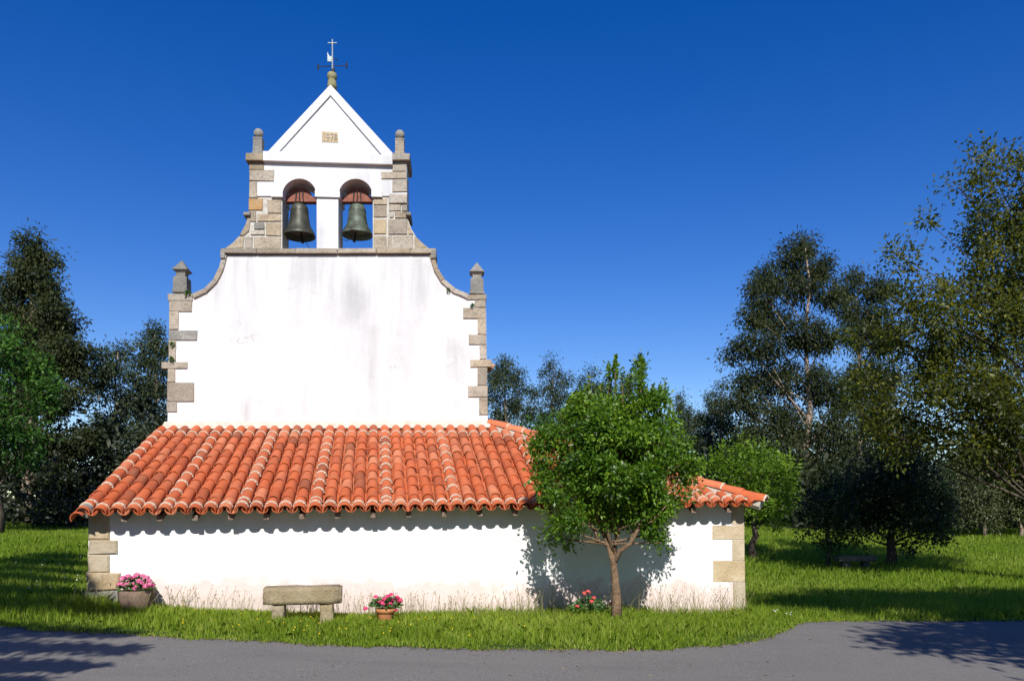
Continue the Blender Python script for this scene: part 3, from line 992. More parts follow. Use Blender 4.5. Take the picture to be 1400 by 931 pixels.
# ------------------------------------------------------------------ bells
def bell(cx, ytop, ybot, halfw, mat, label, yokelabel, swing):
    out = -.36
    zt = fpx(cx, ytop, out); zb = fpx(cx, ybot, out)
    c = Vector((zb.x, zb.y, zb.z)); H = zt.z - zb.z; R = halfw * 0.95 * 18.3 / F
    root = empty('bell', tuple(fpx(cx, 263, out)))
    tag(root, label, 'bell', 'church bells')
    b = MB()
    pr = [(.05, .80), (.42, .74), (.52, .5), (.60, .3), (.78, .10), (.90, .015), (.985, -.005), (1, .03), (.97, .07), (.86, .17), (.74, .27), (.655, .40), (.60, .56), (.565, .72), (.54, .84), (.50, .91), (.40, .96), (.22, .995), (.02, 1.0)]
    b.lathe(c, [(R * r, H * z) for r, z in pr], 32)
    body = b.build('bell_body', mat, root, True)
    for zz in (.12, .2, .76):
        rr = np.interp(zz, [z for r, z in pr[6:]], [r for r, z in pr[6:]])
        t = MB(); t.lathe(c, [(R * (rr - .01), H * (zz - .012)), (R * (rr + .025), H * zz), (R * (rr - .02), H * (zz + .014))], 32)
        t.build('bell_rim', mat, body, True)
    # inside shadowed bowl + clapper
    cl = MB()
    cl.tube([c + Vector((0, 0, H * .8)), c + Vector((.05 * swing, 0, -.04)), c + Vector((.07 * swing, 0, -.12))], [.015, .02, .03], 8)
    cl.tube([c + Vector((.06 * swing, 0, -.08)), c + Vector((.08 * swing, 0, -.15))], [.04, .03], 10)
    cl.build('clapper', M['iron'], root, True)
    # canons
    cn = MB()
    for dx in (-.09, 0, .09):
        cn.tube([c + Vector((dx * 1.2, 0, H * .98)), c + Vector((dx * 1.5, 0, H * .98 + .09)), c + Vector((dx * .7, 0, H + .18))], [.028, .03, .028], 8)
    cn.build('canon', mat, root, True)
    # wooden yoke, stepped outline
    yk = MB(); YP = Plane(FAC.o.x - FAC.n.x * .27, FAC.o.y - FAC.n.y * .27, A_F)
    W = 24.2
    o = [(-W, 275.8), (W, 275.8), (W, 271.5), (14, 266.5), (15.5, 263.5), (13, 260.5), (7, 257), (-7, 257), (-13, 260.5), (-15.5, 263.5), (-14, 266.5), (-W, 271.5)]
    yk.prism(YP, [YP.hit(cx + a * .97, y) for a, y in o], -.18, 0)
    y_o = yk.build('yoke', M['yoke'], root, tri=True)
    st = MB()
    for dx in (-5, 0, 5):
        st.tube([fpx(cx + dx * 1.1, 277, -.255), fpx(cx + dx * .8, 262, -.255)], [.014, .014], 6)
    st.build('iron_strap', M['iron'], y_o)
    bl = MB()
    for dx, yy in ((-8, 262), (-3, 261), (3, 261), (8, 262), (-5, 265), (5, 265)):
        p = fpx(cx + dx, yy, -.262)
        bl.tube([p, p + FAC.n * .014], [.016, .012], 8)
        bl.build('bolt', M['iron'], y_o); bl = MB()
    return root
bell(409.5, 279, 324, 22.6, M['bronze_dark'], 'dark bronze bell with pale green rim band in arch beside ochre stone', '', 1)
bell(488.5, 279.5, 322.5, 22.0, M['bronze_green'], 'bronze bell streaked all over with green verdigris in its arch', '', -1)
rp = MB(); rp.tube([fpx(415, 327, -.36), fpx(419, 333, -.34), fpx(423.5, 340, -.2)], [.008, .008, .008], 5)
rp.tube([fpx(422.5, 339.4, -.2), fpx(424, 340.9, -.2)], [.02, .02], 6)
tag(rp.build('bell_rope', M['iron'], None), 'thin dark bell rope slanting under the dark bell', 'rope')
rod = MB(); rod.tube([fpx(466.5, 340.8, -.4), fpx(466.8, 326, -.4)], [.018, .018], 6)
rod.tube([fpx(466.8, 327, -.4), fpx(475, 329.5, -.37), fpx(477, 327, -.36)], [.008, .008, .008], 5)
tag(rod.build('bell_lever', M['iron'], None), 'dark upright iron lever rod under the verdigris bell', 'lever')

# ------------------------------------------------------------------ weather vane
vb = FAC.px(454.5, 101, -.33)
WV = empty('weather_vane', tuple(vb))
tag(WV, 'pale metal cross and weather vane on the gable apex', 'weather vane')
def vp(px, py): return fpx(px, py, -.33)
b = MB(); b.tube([vp(454.5, 101), vp(454.4, 76)], [.022, .018], 8); b.build('pole', M['paint_metal'], WV)
b = MB(); b.tube([vp(454.4, 76), vp(454.4, 54.3)], [.018, .016], 8); b.tube([vp(448.3, 59.3), vp(460.6, 59.3)], [.015, .015], 6); b.build('cross', M['paint_metal'], WV)
b = MB()
VPL = Plane(FAC.o.x - FAC.n.x * .33, FAC.o.y - FAC.n.y * .33, A_F)
b.prism(VPL, outl([(447.8, 84.5), (453.9, 84.5), (453.9, 77.5), (450.5, 77.5), (447.6, 71.5)], VPL), -.008, .008); b.build('flag', M['paint_metal'], WV)
b = MB(); b.tube([vp(455, 81), vp(462, 82)], [.008, .008], 5); b.tube([vp(460.5, 81.5), vp(462.5, 82.3)], [.02, .006], 6); b.build('pointer', M['iron'], WV)
b = MB(); b.tube([vp(435, 91.6), vp(474, 90.2)], [.010, .010], 5); b.build('direction_rod', M['iron'], WV)
for x, y0, y1 in ((435, 88.5, 95.5), (474, 86.3, 93.8)):
    b = MB(); b.tube([vp(x, y0), vp(x, y1)], [.02, .02], 6); b.build('direction_letter', M['iron'], WV)
b = MB(); b.tube([vp(454.6, 101.5), vp(455.2, 97), vp(456.8, 94)], [.05, .05, .02], 8); b.build('socket', M['iron'], WV)

# ------------------------------------------------------------------ stone bench by the wall
def rough_block(name, plane, s0, s1, z0, z1, o0, o1, mat, parent, amp=.012, cuts=4):
    me = bpy.data.meshes.new(name); bm = bmesh.new()
    bmesh.ops.create_cube(bm, size=1)
    bmesh.ops.bevel(bm, geom=list(bm.edges), offset=.03, segments=2, affect='EDGES')
    bmesh.ops.subdivide_edges(bm, edges=[e for e in bm.edges if e.calc_length() > .3], cuts=cuts, use_grid_fill=True)
    for v in bm.verts:
        s = s0 + (v.co.x + .5) * (s1 - s0); o = o0 + (v.co.y + .5) * (o1 - o0); z = z0 + (v.co.z + .5) * (z1 - z0)
        v.co = plane.w(s, z, o) + Vector((random.uniform(-amp, amp), random.uniform(-amp, amp), random.uniform(-amp, amp)))
    bmesh.ops.recalc_face_normals(bm, faces=bm.faces)
    bm.to_mesh(me); bm.free()
    return link(name, me, mat, parent, True)
BP = Plane(P(414, 845, 12.75).x, 12.75, A_W + math.radians(1))
sb0 = BP.hit(359, 803)[0]; sb1 = BP.hit(467, 803)[0]
zb_t = BP.hit(414, 803)[1]; zb_b = BP.hit(414, 826)[1]
gb = gz(BP.o.x, 12.7)
BN = empty('stone_bench', (BP.o.x, 12.9, gb))
tag(BN, 'long sunlit stone slab bench on two blocks against the white wall', 'bench')
rough_block('seat', BP, sb0, sb1, zb_b, zb_t, -.46, 0, M['bench'], BN, .007)
for x0, x1 in ((371, 388), (437, 455)):
    a = BP.hit(x0, 840)[0]; c = BP.hit(x1, 840)[0]
    rough_block('leg', BP, a, c, gb - .12, zb_b - .002, -.42, -.03, M['bench'], BN, .010)

# second bench, in the shade of the round trees
B2 = Plane(P(1172, 770, 25.4).x, 25.4, math.radians(-5))
g2 = gz(B2.o.x, 25.5)
BN2 = empty('stone_bench', (B2.o.x, 25.6, g2))
tag(BN2, 'dark shaded stone bench on the lawn under the round trees', 'bench')
rough_block('seat', B2, -.62, .62, g2 + .30, g2 + .48, -.45, 0, M['bench_shaded'], BN2, .012)
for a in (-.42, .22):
    rough_block('leg', B2, a, a + .22, g2 - .1, g2 + .30, -.40, -.05, M['bench_shaded'], BN2, .01)

# ------------------------------------------------------------------ foliage tools
def unit(a):
    return a / np.maximum(np.linalg.norm(a, axis=1, keepdims=True), 1e-9)
def leaf_arrays(C, A, N, L, W, fold=.12):
    A = unit(A); Sd = unit(np.cross(A, N)); Nn = unit(np.cross(Sd, A))
    L = L[:, None]; W = W[:, None]
    base = C; tip = C + A * L - Nn * L * fold
    mid = C + A * L * .45 + Nn * L * .03
    l = mid + Sd * W * .5 + Nn * W * fold; r = mid - Sd * W * .5 + Nn * W * fold
    return np.stack([base, r, tip, l], 1).reshape(-1, 3)

def tree(name, label, cat, base, blobs, Y, mat, bark, leafL, leafW, per_cl, cl_r, cl_k, trunk_r, trunk_top, group=None, droop=.3, seed=1,
         trunk_path=None, depth=.8, twigs=True, limb_r=.35, tone_bias=0.0, spikes=None, limb_from=(.3, .75), sides=8, hollow=.35, local=False):
    """blobs: foliage masses as (px, py, radius px) read at depth Y (or metres relative to base when local)"""
    R = np.random.default_rng(seed)
    base = Vector(base)
    root = empty(name, tuple(base))
    tag(root, label, cat, group)
    tr = MB()
    top = P(*trunk_top, Y) if not local else base + Vector(trunk_top)
    if trunk_path is None:
        n = 7
        pts = []
        for i in range(n + 1):
            u = i / n
            p = base.lerp(top, u) + Vector((R.normal() * trunk_r * .45, R.normal() * trunk_r * .45, 0)) * (0 if i == 0 else 1)
            pts.append(p)
        pts[0].z -= .15
    else:
        pts = [Vector(p) for p in trunk_path]
    n = len(pts) - 1
    rad = [trunk_r * (1.25 if i == 0 else 1) * (1 - .86 * (i / n)) for i in range(n + 1)]
    tr.tube(pts, rad, sides)
    C_all, A_all, N_all, T_all = [], [], [], []
    H = max(.1, top.z - base.z)
    for (bx, by, br) in blobs:
        if local:
            c = base + Vector((bx[0], bx[1], by)); r = br
        else:
            r = br * Y / F
            c = P(bx, by, Y); c.y += R.uniform(-depth, depth) * r
            # keep the reading while moving in depth is not attempted: only the mass is shifted
        # limb
        u = (c.z - base.z) / H
        u0 = min(.92, max(limb_from[0], u - R.uniform(.12, .3)))
        k = u0 * n; i0 = min(int(k), n - 1)
        st = pts[i0].lerp(pts[i0 + 1], k - i0)
        midp = st.lerp(c, .5) + Vector((R.normal() * .1 * r, R.normal() * .1 * r, R.uniform(-.1, .1) * r))
        r0 = rad[i0] * limb_r + .004
        if (c - st).length > .15 * r:
            tr.tube([st, midp, c], [r0, r0 * .65, r0 * .3], 5, False)
        ncl = max(3, int(cl_k * (r / cl_r) ** 2))
        d = unit(R.normal(size=(ncl, 3)))
        rr = r * (hollow + (1 - hollow) * R.random(ncl) ** .6)
        cc = np.array(c) + d * rr[:, None] * np.array([1, 1, .92])
        crr = cl_r * R.uniform(.6, 1.35, ncl)
        ctone = R.normal(size=ncl) * .2 + R.normal() * .09
        for q in range(ncl):
            if twigs and (q % 4 == 0):
                tr.tube([midp.lerp(c, .7), Vector(cc[q])], [r0 * .22 + .002, .003], 3, False)
            m = max(4, int(per_cl * R.uniform(.6, 1.4)))
            dd = R.normal(size=(m, 3)) * crr[q] * .55
            C_all.append(cc[q] + dd)
            a = unit(dd) * .8 + R.normal(size=(m, 3)) * .55 + d[q] * .5
            a[:, 2] -= droop
            A_all.append(a)
            nn = R.normal(size=(m, 3)) * .6 + d[q] * .6 + np.array([0, -.35, .45])
            N_all.append(nn)
            T_all.append(np.clip(.42 + ctone[q] + R.normal(size=m) * .17 + tone_bias, 0, 1))
    if spikes:
        for (sx, sy0, sy1, m) in spikes:   # upright leafy shoots
            p0 = P(sx, sy0, Y); p1 = P(sx + R.uniform(-3, 3), sy1, Y)
            p0.y += R.uniform(-.3, .3); p1.y = p0.y
            tr.tube([p0, p1], [.012, .004], 5, False)
            u = R.random(m) ** .8
            pp = np.array(p0)[None] * (1 - u[:, None]) + np.array(p1)[None] * u[:, None]
            a = R.normal(size=(m, 3)); a[:, 2] = np.abs(a[:, 2]) * .6 + .35
            C_all.append(pp); A_all.append(a); N_all.append(R.normal(size=(m, 3)) * .5 + np.array([0, -.3, .8]))
            T_all.append(np.clip(.62 + R.normal(size=m) * .16, 0, 1))
    C = np.concatenate(C_all); A = np.concatenate(A_all); N = np.concatenate(N_all); T = np.concatenate(T_all)
    L = leafL * R.uniform(.65, 1.25, len(C)); W = leafW * R.uniform(.7, 1.2, len(C))
    me = quads_mesh('crown', leaf_arrays(C, A, N, L, W), len(C), 4, T)
    tr.build('trunk', bark, root, True, recalc=False)
    link('crown', me, mat, root)
    return root

# ---- the tree in front of the wall
TY = 13.1
tb = P(843, 833, TY); tbz = gz(tb.x, TY)
fork = P(839, 770, TY)
R_ = np.random.default_rng(3)
blobsF = []
cx0, cy0 = 842, 632
for i in range(46):
    a = R_.uniform(0, 2 * math.pi); u = R_.uniform(.15, 1) ** .6
    ex = 92 if math.sin(a) < 0 else 84
    x = cx0 + math.cos(a) * u * (86 if math.sin(a) > -.3 else 52); y = cy0 - 2 + math.sin(a) * u * (68 if math.sin(a) > 0 else 74)
    blobsF.append((x, y, R_.uniform(11, 27)))
blobsF += [(752, 645, 17), (757, 690, 18), (760, 612, 20), (930, 640, 20), (925, 680, 18), (935, 605, 17), (800, 565, 17), (845, 556, 22), (885, 556, 18), (905, 585, 15), (785, 712, 20), (765, 722, 14), (890, 712, 22), (900, 728, 12), (752, 735, 9), (775, 738, 10), (905, 742, 7), (830, 650, 34), (860, 640, 34), (842, 600, 34), (800, 640, 30), (890, 640, 30), (865, 690, 28), (815, 690, 28), (770, 585, 18)]
blobsF += [(838, 532, 9), (872, 524, 10), (808, 542, 9), (899, 545, 8), (874, 503, 5), (784, 565, 10), (918, 570, 9), (838, 512, 4)]
for i in range(34):
    a = R_.uniform(0, 2 * math.pi)
    blobsF.append((cx0 + math.cos(a) * R_.uniform(96, 112), cy0 + math.sin(a) * R_.uniform(78, 96) * (1 if math.sin(a) < .3 else .9), R_.uniform(5, 10)))
front = tree('small_tree', 'small glossy green tree with forked brown trunk before the white wall', 'tree', (tb.x, TY, tbz), blobsF, TY, M['leaf_front'], M['bark_brown'],
             0.080, .042, 46, .13, 3.8, .088, (841, 690), droop=-.05, seed=11,
             trunk_path=[(tb.x, TY, tbz - .15), P(843, 815, TY), P(841, 790, TY), fork, P(832, 745, TY), P(822, 722, TY + .1), P(812, 690, TY + .2), P(806, 650, TY + .2)],
             depth=2.2, limb_from=(.58, .8), limb_r=.5,
             spikes=[(876, 545, 484, 95), (872, 540, 497, 60), (838, 545, 492, 85), (833, 550, 500, 45), (910, 560, 518, 50), (862, 560, 508, 40), (808, 570, 512, 55), (905, 580, 521, 55), (892, 575, 530, 40), (784, 590, 540, 40), (822, 560, 525, 40), (850, 560, 515, 40), (918, 600, 545, 35), (880, 550, 500, 45), (797, 575, 530, 35)])
# extra limbs of the fork
lm = MB()
for pts, r in (([fork, P(848, 752, TY), P(862, 743, TY - .1), P(873, 722, TY - .1), P(880, 690, TY)], .05),
               ([fork, P(840, 750, TY + .1), P(846, 722, TY + .1), P(850, 680, TY)], .045),
               ([P(832, 747, TY), P(818, 738, TY), P(808, 716, TY - .1), P(790, 705, TY - .1), P(772, 695, TY)], .032),
               ([P(838, 755, TY), P(830, 725, TY - .1), P(826, 690, TY - .15)], .035),
               ([P(862, 743, TY - .1), P(868, 715, TY + .1), P(862, 680, TY + .1)], .03), ([P(822, 722, TY + .1), P(816, 705, TY - .2), P(822, 670, TY - .3)], .026), ([P(843, 735, TY + .1), P(836, 710, TY - .2), P(842, 670, TY - .3)], .026), ([P(872, 722, TY - .1), P(892, 712, TY - .2), P(912, 690, TY - .1)], .02), ([P(848, 722, TY + .1), P(858, 700, TY + .3), P(872, 660, TY + .3)], .022), ([P(812, 712, TY), P(795, 690, TY + .3), P(785, 660, TY + .4)], .02)):
    lm.tube(pts, [r * (1 - .6 * i / (len(pts) - 1)) for i in range(len(pts))], 7)
lm.build('limb', M['bark_brown'], front, True, recalc=False)

# ---- small tree beyond the lean-to corner
SY = 29.0
sb_ = P(1033, 752, SY)
tree('small_tree', 'bright green small tree growing behind the lean-to corner', 'tree', (sb_.x, SY, gz(sb_.x, SY)),
     [(1025, 640, 34), (1050, 650, 34), (1000, 650, 32), (1068, 680, 26), (1030, 690, 34), (1000, 685, 28), (1060, 705, 22), (985, 625, 18), (1035, 618, 18), (965, 640, 18), (1015, 612, 10), (1045, 625, 12), (1080, 660, 14)],
     SY, M['leaf_young'], M['bark_dark'], .14, .07, 40, .30, 3.2, .16, (1032, 660), droop=.0, seed=21, depth=.9,
     spikes=[(1012, 625, 598, 30), (1040, 625, 600, 30), (985, 625, 605, 25), (1060, 640, 618, 25)])

# ---- round shaded trees
RY = 26.5
rb = P(1216, 772, RY)
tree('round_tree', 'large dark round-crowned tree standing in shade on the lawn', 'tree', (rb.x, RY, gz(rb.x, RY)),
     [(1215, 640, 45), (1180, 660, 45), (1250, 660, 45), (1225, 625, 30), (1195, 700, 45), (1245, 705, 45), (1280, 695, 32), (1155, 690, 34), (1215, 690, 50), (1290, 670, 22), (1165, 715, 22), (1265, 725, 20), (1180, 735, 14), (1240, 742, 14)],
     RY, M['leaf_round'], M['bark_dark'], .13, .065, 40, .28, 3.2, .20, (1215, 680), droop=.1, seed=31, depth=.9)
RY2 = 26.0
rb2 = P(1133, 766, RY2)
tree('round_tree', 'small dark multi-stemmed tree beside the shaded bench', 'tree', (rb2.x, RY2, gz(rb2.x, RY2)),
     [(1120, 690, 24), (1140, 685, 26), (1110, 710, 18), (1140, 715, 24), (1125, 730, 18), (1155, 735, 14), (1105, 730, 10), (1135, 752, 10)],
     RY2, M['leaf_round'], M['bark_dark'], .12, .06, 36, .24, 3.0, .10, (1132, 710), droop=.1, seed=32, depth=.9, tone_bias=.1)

# ---- eucalyptus trees
def euc(label, Y, basepx, top, blobs, seed, blue=False, leaf=1.0, k=.55, per=22, tr=.22, tone=0.0, cl=.55, depth=.9):
    x = (basepx - 700) * Y / F
    return tree('eucalyptus_tree', label, 'tree', (x, Y, gz(x, Y)), [(a, b, r * (.86 if r > 15 else 1.0)) for a, b, r in blobs], Y, M['leaf_euc_blue' if blue else 'leaf_euc'], M['bark_pale'],
                0.21 * leaf, .085 * leaf, per * 2.1, cl * .8, k * 11.5, tr, top, 'eucalyptus trees behind the chapel', droop=.75, seed=seed, depth=depth, limb_r=.3, limb_from=(.15, .8), tone_bias=tone, hollow=.25)
euc('tallest eucalyptus with pale forked trunk rising beyond the lawn', 46, 1107, (1104, 335),
    [(1105, 330, 24), (1085, 350, 28), (1125, 365, 24), (1060, 375, 28), (1100, 390, 34), (1040, 400, 24), (1130, 410, 24), (1025, 430, 22), (1060, 430, 32), (1090, 460, 34), (1125, 465, 26),
     (1010, 470, 18), (1040, 480, 30), (1000, 490, 12), (1025, 520, 26), (1070, 520, 38), (1115, 525, 34), (1150, 545, 30), (1010, 550, 18), (1045, 570, 34), (1090, 580, 38), (1135, 590, 36), (1020, 600, 26), (1060, 630, 36), (1110, 640, 34), (1150, 640, 30), (1030, 650, 26), (1085, 670, 26)],
    41, leaf=1.05, tr=.26, tone=-.06, k=.62)
euc('eucalyptus with narrow top between the tallest one and the broad olive tree', 50, 1180, (1172, 385),
    [(1170, 380, 18), (1160, 400, 20), (1190, 400, 22), (1170, 425, 24), (1205, 400, 14), (1200, 430, 26), (1165, 455, 24), (1190, 470, 30), (1215, 460, 24), (1175, 510, 32), (1210, 520, 32), (1190, 570, 36), (1220, 590, 34), (1175, 620, 34), (1210, 650, 34), (1240, 640, 30)],
    42, leaf=1.05, tr=.22, tone=-.08)
euc('tall dark eucalyptus towering over the grass bank beside the lean-to verge', 34, 40, (45, 345),
    [(45, 335, 18), (30, 355, 18), (62, 352, 18), (48, 375, 26), (20, 385, 18), (72, 395, 22), (45, 415, 32), (15, 425, 22), (85, 440, 24), (55, 460, 34), (20, 480, 30), (95, 480, 26), (70, 510, 30), (110, 510, 16), (35, 540, 30), (85, 555, 26), (10, 570, 30), (60, 600, 30), (100, 610, 24), (-20, 480, 30), (-30, 560, 36), (100, 500, 20), (115, 480, 12), (80, 420, 18), (5, 400, 20), (30, 445, 30), (75, 480, 30), (110, 540, 18), (40, 500, 34), (120, 600, 22), (20, 640, 34), (80, 660, 30)],
    43, leaf=.85, tr=.24, tone=-.05, k=.75, cl=.42)
euc('loose eucalyptus sapling between the tall dark one and the gable', 37, 150, (160, 480),
    [(165, 480, 16), (145, 490, 16), (155, 510, 22), (180, 510, 16), (140, 530, 22), (170, 545, 24), (190, 530, 14), (150, 575, 26), (180, 590, 24), (130, 600, 26), (165, 630, 28), (190, 640, 22), (130, 650, 28), (110, 690, 30), (150, 680, 30)],
    44, True, .85, tr=.16, cl=.42, k=.6)
euc('slim bluish eucalyptus partly hidden by the gable edge', 39, 212, (214, 455),
    [(213, 452, 12), (205, 470, 14), (222, 475, 14), (200, 495, 16), (218, 500, 18), (205, 525, 20), (225, 535, 18), (198, 555, 18), (215, 570, 22), (200, 600, 24), (225, 610, 22), (205, 640, 24), (190, 670, 24)],
    45, True, .85, tr=.14, cl=.42, k=.6)
euc('wispy eucalyptus seen past the gable quoins above the hip', 46, 690, (692, 505),
    [(690, 500, 13), (675, 510, 14), (705, 512, 12), (685, 525, 18), (712, 530, 13), (672, 540, 16), (700, 550, 18), (685, 565, 18), (715, 565, 14), (675, 585, 20), (705, 590, 18), (735, 535, 9), (730, 560, 12)],
    46, True, .75, tr=.15, cl=.42, k=.62, per=20)
euc('wispy forked eucalyptus standing clear of the glossy tree', 47, 757, (755, 500),
    [(753, 495, 7), (747, 508, 8), (760, 512, 8), (770, 522, 10), (752, 530, 9), (765, 540, 14), (780, 545, 9), (750, 560, 14), (772, 565, 14), (745, 585, 18), (770, 590, 18)],
    47, True, .75, tr=.13, cl=.42, k=.62, per=20)
euc('eucalyptus top peeping over the crown of the glossy tree', 48, 815, (806, 515),
    [(806, 510, 8), (800, 525, 11), (815, 530, 11), (800, 545, 14), (830, 530, 8), (858, 520, 8), (855, 535, 12), (840, 550, 16), (815, 560, 18), (880, 545, 12), (870, 560, 16)],
    48, True, .75, tr=.14, cl=.42, k=.62, per=20)
euc('low bushy eucalyptus with pointed top between lean-to corner tree and tallest eucalyptus', 58, 985, (985, 535),
    [(985, 530, 8), (978, 545, 12), (995, 550, 12), (985, 565, 18), (970, 575, 14), (1000, 580, 18), (980, 600, 22), (1005, 615, 22), (960, 605, 16), (990, 640, 26), (965, 640, 20)],
    49, True, .9, tr=.16, cl=.5, k=.6)
euc('lowest eucalyptus with pointed top beside the glossy tree', 60, 935, (931, 550),
    [(931, 545, 6), (928, 558, 10), (938, 565, 10), (945, 580, 14), (925, 580, 14), (955, 575, 12), (935, 600, 20), (960, 600, 14), (920, 620, 20), (950, 630, 22), (905, 600, 18)],
    50, True, .9, tr=.16, cl=.5, k=.6)

# ---- leafy trees
ly = 27.0
lx = (-5 - 700) * ly / F
tree('leafy_tree', 'fresh green broadleaf tree before the tall dark eucalyptus', 'tree', (lx, ly, gz(lx, ly)),
     [(15, 470, 26), (40, 500, 26), (-10, 480, 34), (60, 520, 18), (25, 530, 34), (-15, 540, 40), (55, 550, 22), (20, 575, 32), (-15, 600, 40), (45, 600, 26), (20, 620, 24), (70, 535, 12), (-40, 520, 40), (-45, 590, 40), (5, 445, 14)],
     ly, M['leaf_left'], M['bark_dark'], .16, .085, 36, .30, 3.0, .2, (0, 520), droop=.05, seed=51)
gyy = 40.0
gx_ = (745 - 700) * gyy / F
tree('leafy_tree', 'low mid-green bushy tree just above the hip tiles', 'tree', (gx_, gyy, gz(gx_, gyy)),
     [(745, 585, 18), (725, 592, 14), (765, 588, 20), (740, 610, 22), (770, 610, 24), (720, 615, 20), (790, 575, 18), (700, 620, 20)],
     gyy, M['leaf_left'], M['bark_dark'], .2, .10, 36, .36, 2.6, .16, (745, 600), seed=52)
by_ = 21.0
bx_ = (1430 - 700) * by_ / F
tree('broad_tree', 'big olive-green broadleaf tree reaching over the shaded lawn', 'tree', (bx_, by_, gz(bx_, by_)),
     [(1370, 225, 26), (1395, 250, 34), (1345, 245, 22), (1310, 250, 16), (1335, 285, 26), (1380, 300, 44), (1420, 280, 44), (1360, 340, 40), (1400, 370, 44), (1350, 385, 36), (1310, 385, 22), (1225, 365, 20), (1245, 385, 20), (1215, 350, 12),
      (1280, 410, 32), (1240, 430, 28), (1330, 430, 44), (1380, 440, 46), (1290, 465, 40), (1225, 470, 34), (1185, 460, 20), (1250, 510, 40), (1340, 500, 50), (1395, 520, 50), (1195, 510, 30), (1175, 545, 18), (1300, 545, 44), (1230, 560, 38), (1350, 570, 46), (1400, 600, 46),
      (1270, 590, 38), (1205, 590, 26), (1320, 605, 32), (1450, 400, 60), (1460, 520, 60), (1450, 300, 50), (1440, 240, 30), (1345, 205, 9), (1392, 212, 14), (1268, 300, 5), (1500, 460, 60), (1500, 350, 50), (1275, 440, 34), (1310, 480, 40), (1260, 540, 40), (1370, 480, 40), (1330, 550, 44), (1290, 610, 36), (1240, 610, 30), (1380, 560, 44), (1360, 620, 36), (1400, 640, 36), (1210, 540, 30), (1215, 430, 22), (1400, 320, 40), (1385, 400, 40), (1340, 320, 22)],
     by_, M['leaf_broad'], M['bark_dark'], .13, .065, 46, .33, 3.9, .28, (1410, 300), droop=.15, seed=53, depth=1.1, limb_from=(.2, .85), limb_r=.16, hollow=.2)
shY = 39.0
for i, (px, blobs, lab) in enumerate((
        (1345, [(1345, 650, 30), (1330, 670, 26), (1365, 665, 26), (1345, 690, 24), (1320, 640, 20), (1360, 635, 22), (1330, 700, 14), (1372, 695, 20), (1305, 680, 22), (1340, 705, 18), (1310, 702, 16), (1360, 708, 16), (1295, 650, 18)], 'olive scrubby shrub with pale bent stems at the lawn edge'),
        (1395, [(1395, 640, 30), (1385, 670, 26), (1410, 680, 30), (1400, 620, 22), (1390, 700, 14), (1430, 650, 34), (1440, 690, 30)], 'taller olive scrub shrub leaning over the lawn edge'))):
    x = (px - 700) * shY / F
    tree('shrub', lab, 'shrub', (x, shY, gz(x, shY)), blobs, shY, M['leaf_shrub'], M['bark_pale'], .15, .06, 46, .34, 5.0, .10, (px, 650), seed=60 + i, limb_r=.6, limb_from=(.0, .5))

# ---- woodland mass behind everything
def woodland(name, label, spots, mat, seed, per=34, leaf=.45):
    R = np.random.default_rng(seed)
    Cs, As, Ns, Ts = [], [], [], []
    for (x, y, h, w) in spots:
        z0 = gz(x, y)
        m = int(per * w * h * 1.3)
        u = R.random(m)
        px_ = x + R.normal(size=m) * w * .42; py_ = y + R.normal(size=m) * w * .35
        pz = z0 + h * (u ** 1.2) * (1 - .25 * R.random(m))
        Cs.append(np.stack([px_, py_, pz], -1))
        a = R.normal(size=(m, 3)); a[:, 2] -= .4
        As.append(a); Ns.append(R.normal(size=(m, 3)) + np.array([0, -.5, .5]))
        Ts.append(np.clip(.4 + R.normal() * .15 + R.normal(size=m) * .2, 0, 1))
    C = np.concatenate(Cs); A = np.concatenate(As); N = np.concatenate(Ns); T = np.concatenate(Ts)
    me = quads_mesh(name, leaf_arrays(C, A, N, leaf * R.uniform(.6, 1.2, len(C)), leaf * .42 * R.uniform(.7, 1.2, len(C))), len(C), 4, T)
    o = link(name, me, mat)
    tag(o, label, 'undergrowth', kind='stuff')
    return o
R9 = np.random.default_rng(99)
sp = []
for x in np.arange(-70, 80, 2.2):
    sp.append((x + R9.normal() * .8, 66 + R9.uniform(-2, 6), R9.uniform(4.5, 7.5), 3.2))
for x in np.arange(12, 46, 1.9):
    sp.append((x + R9.normal() * .6, 50 + R9.uniform(-1, 4), R9.uniform(4.0, 7.5), 3.0))
for x in np.arange(16, 40, 1.2): sp.append((x + R9.normal() * .4, 44 + R9.uniform(-.6, 1.5), R9.uniform(3.0, 5.0), 2.2))
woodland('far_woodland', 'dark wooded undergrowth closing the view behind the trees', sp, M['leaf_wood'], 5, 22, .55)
sp = []
for x in np.concatenate([np.arange(-34, -11, 1.3), np.arange(-46, -14, 1.6)]):
    sp.append((x + R9.normal() * .4, 33.5 + R9.uniform(-.5, 3.5), R9.uniform(3.5, 7.0), 2.4))
for x in np.arange(-27, -14, .9): sp.append((x, 32.0 + R9.uniform(-.5, .5), R9.uniform(1.6, 2.8), 1.6))
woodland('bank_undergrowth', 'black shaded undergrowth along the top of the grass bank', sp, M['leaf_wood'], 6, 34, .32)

# ---- trees behind and beside the viewpoint; only their shadows reach the picture
def shade_tree(label, x, y, h, blobs, seed, leaf=.22, k=.6, per=16, cl=.4, mat='leaf_broad', r=.2):
    return tree('shade_tree', label, 'tree', (x, y, gz(x, y)), blobs, y, M[mat], M['bark_dark'], leaf, leaf * .5, per, cl, k, r, (0, 0, h), droop=.1, seed=seed, local=True, limb_from=(.2, .9))

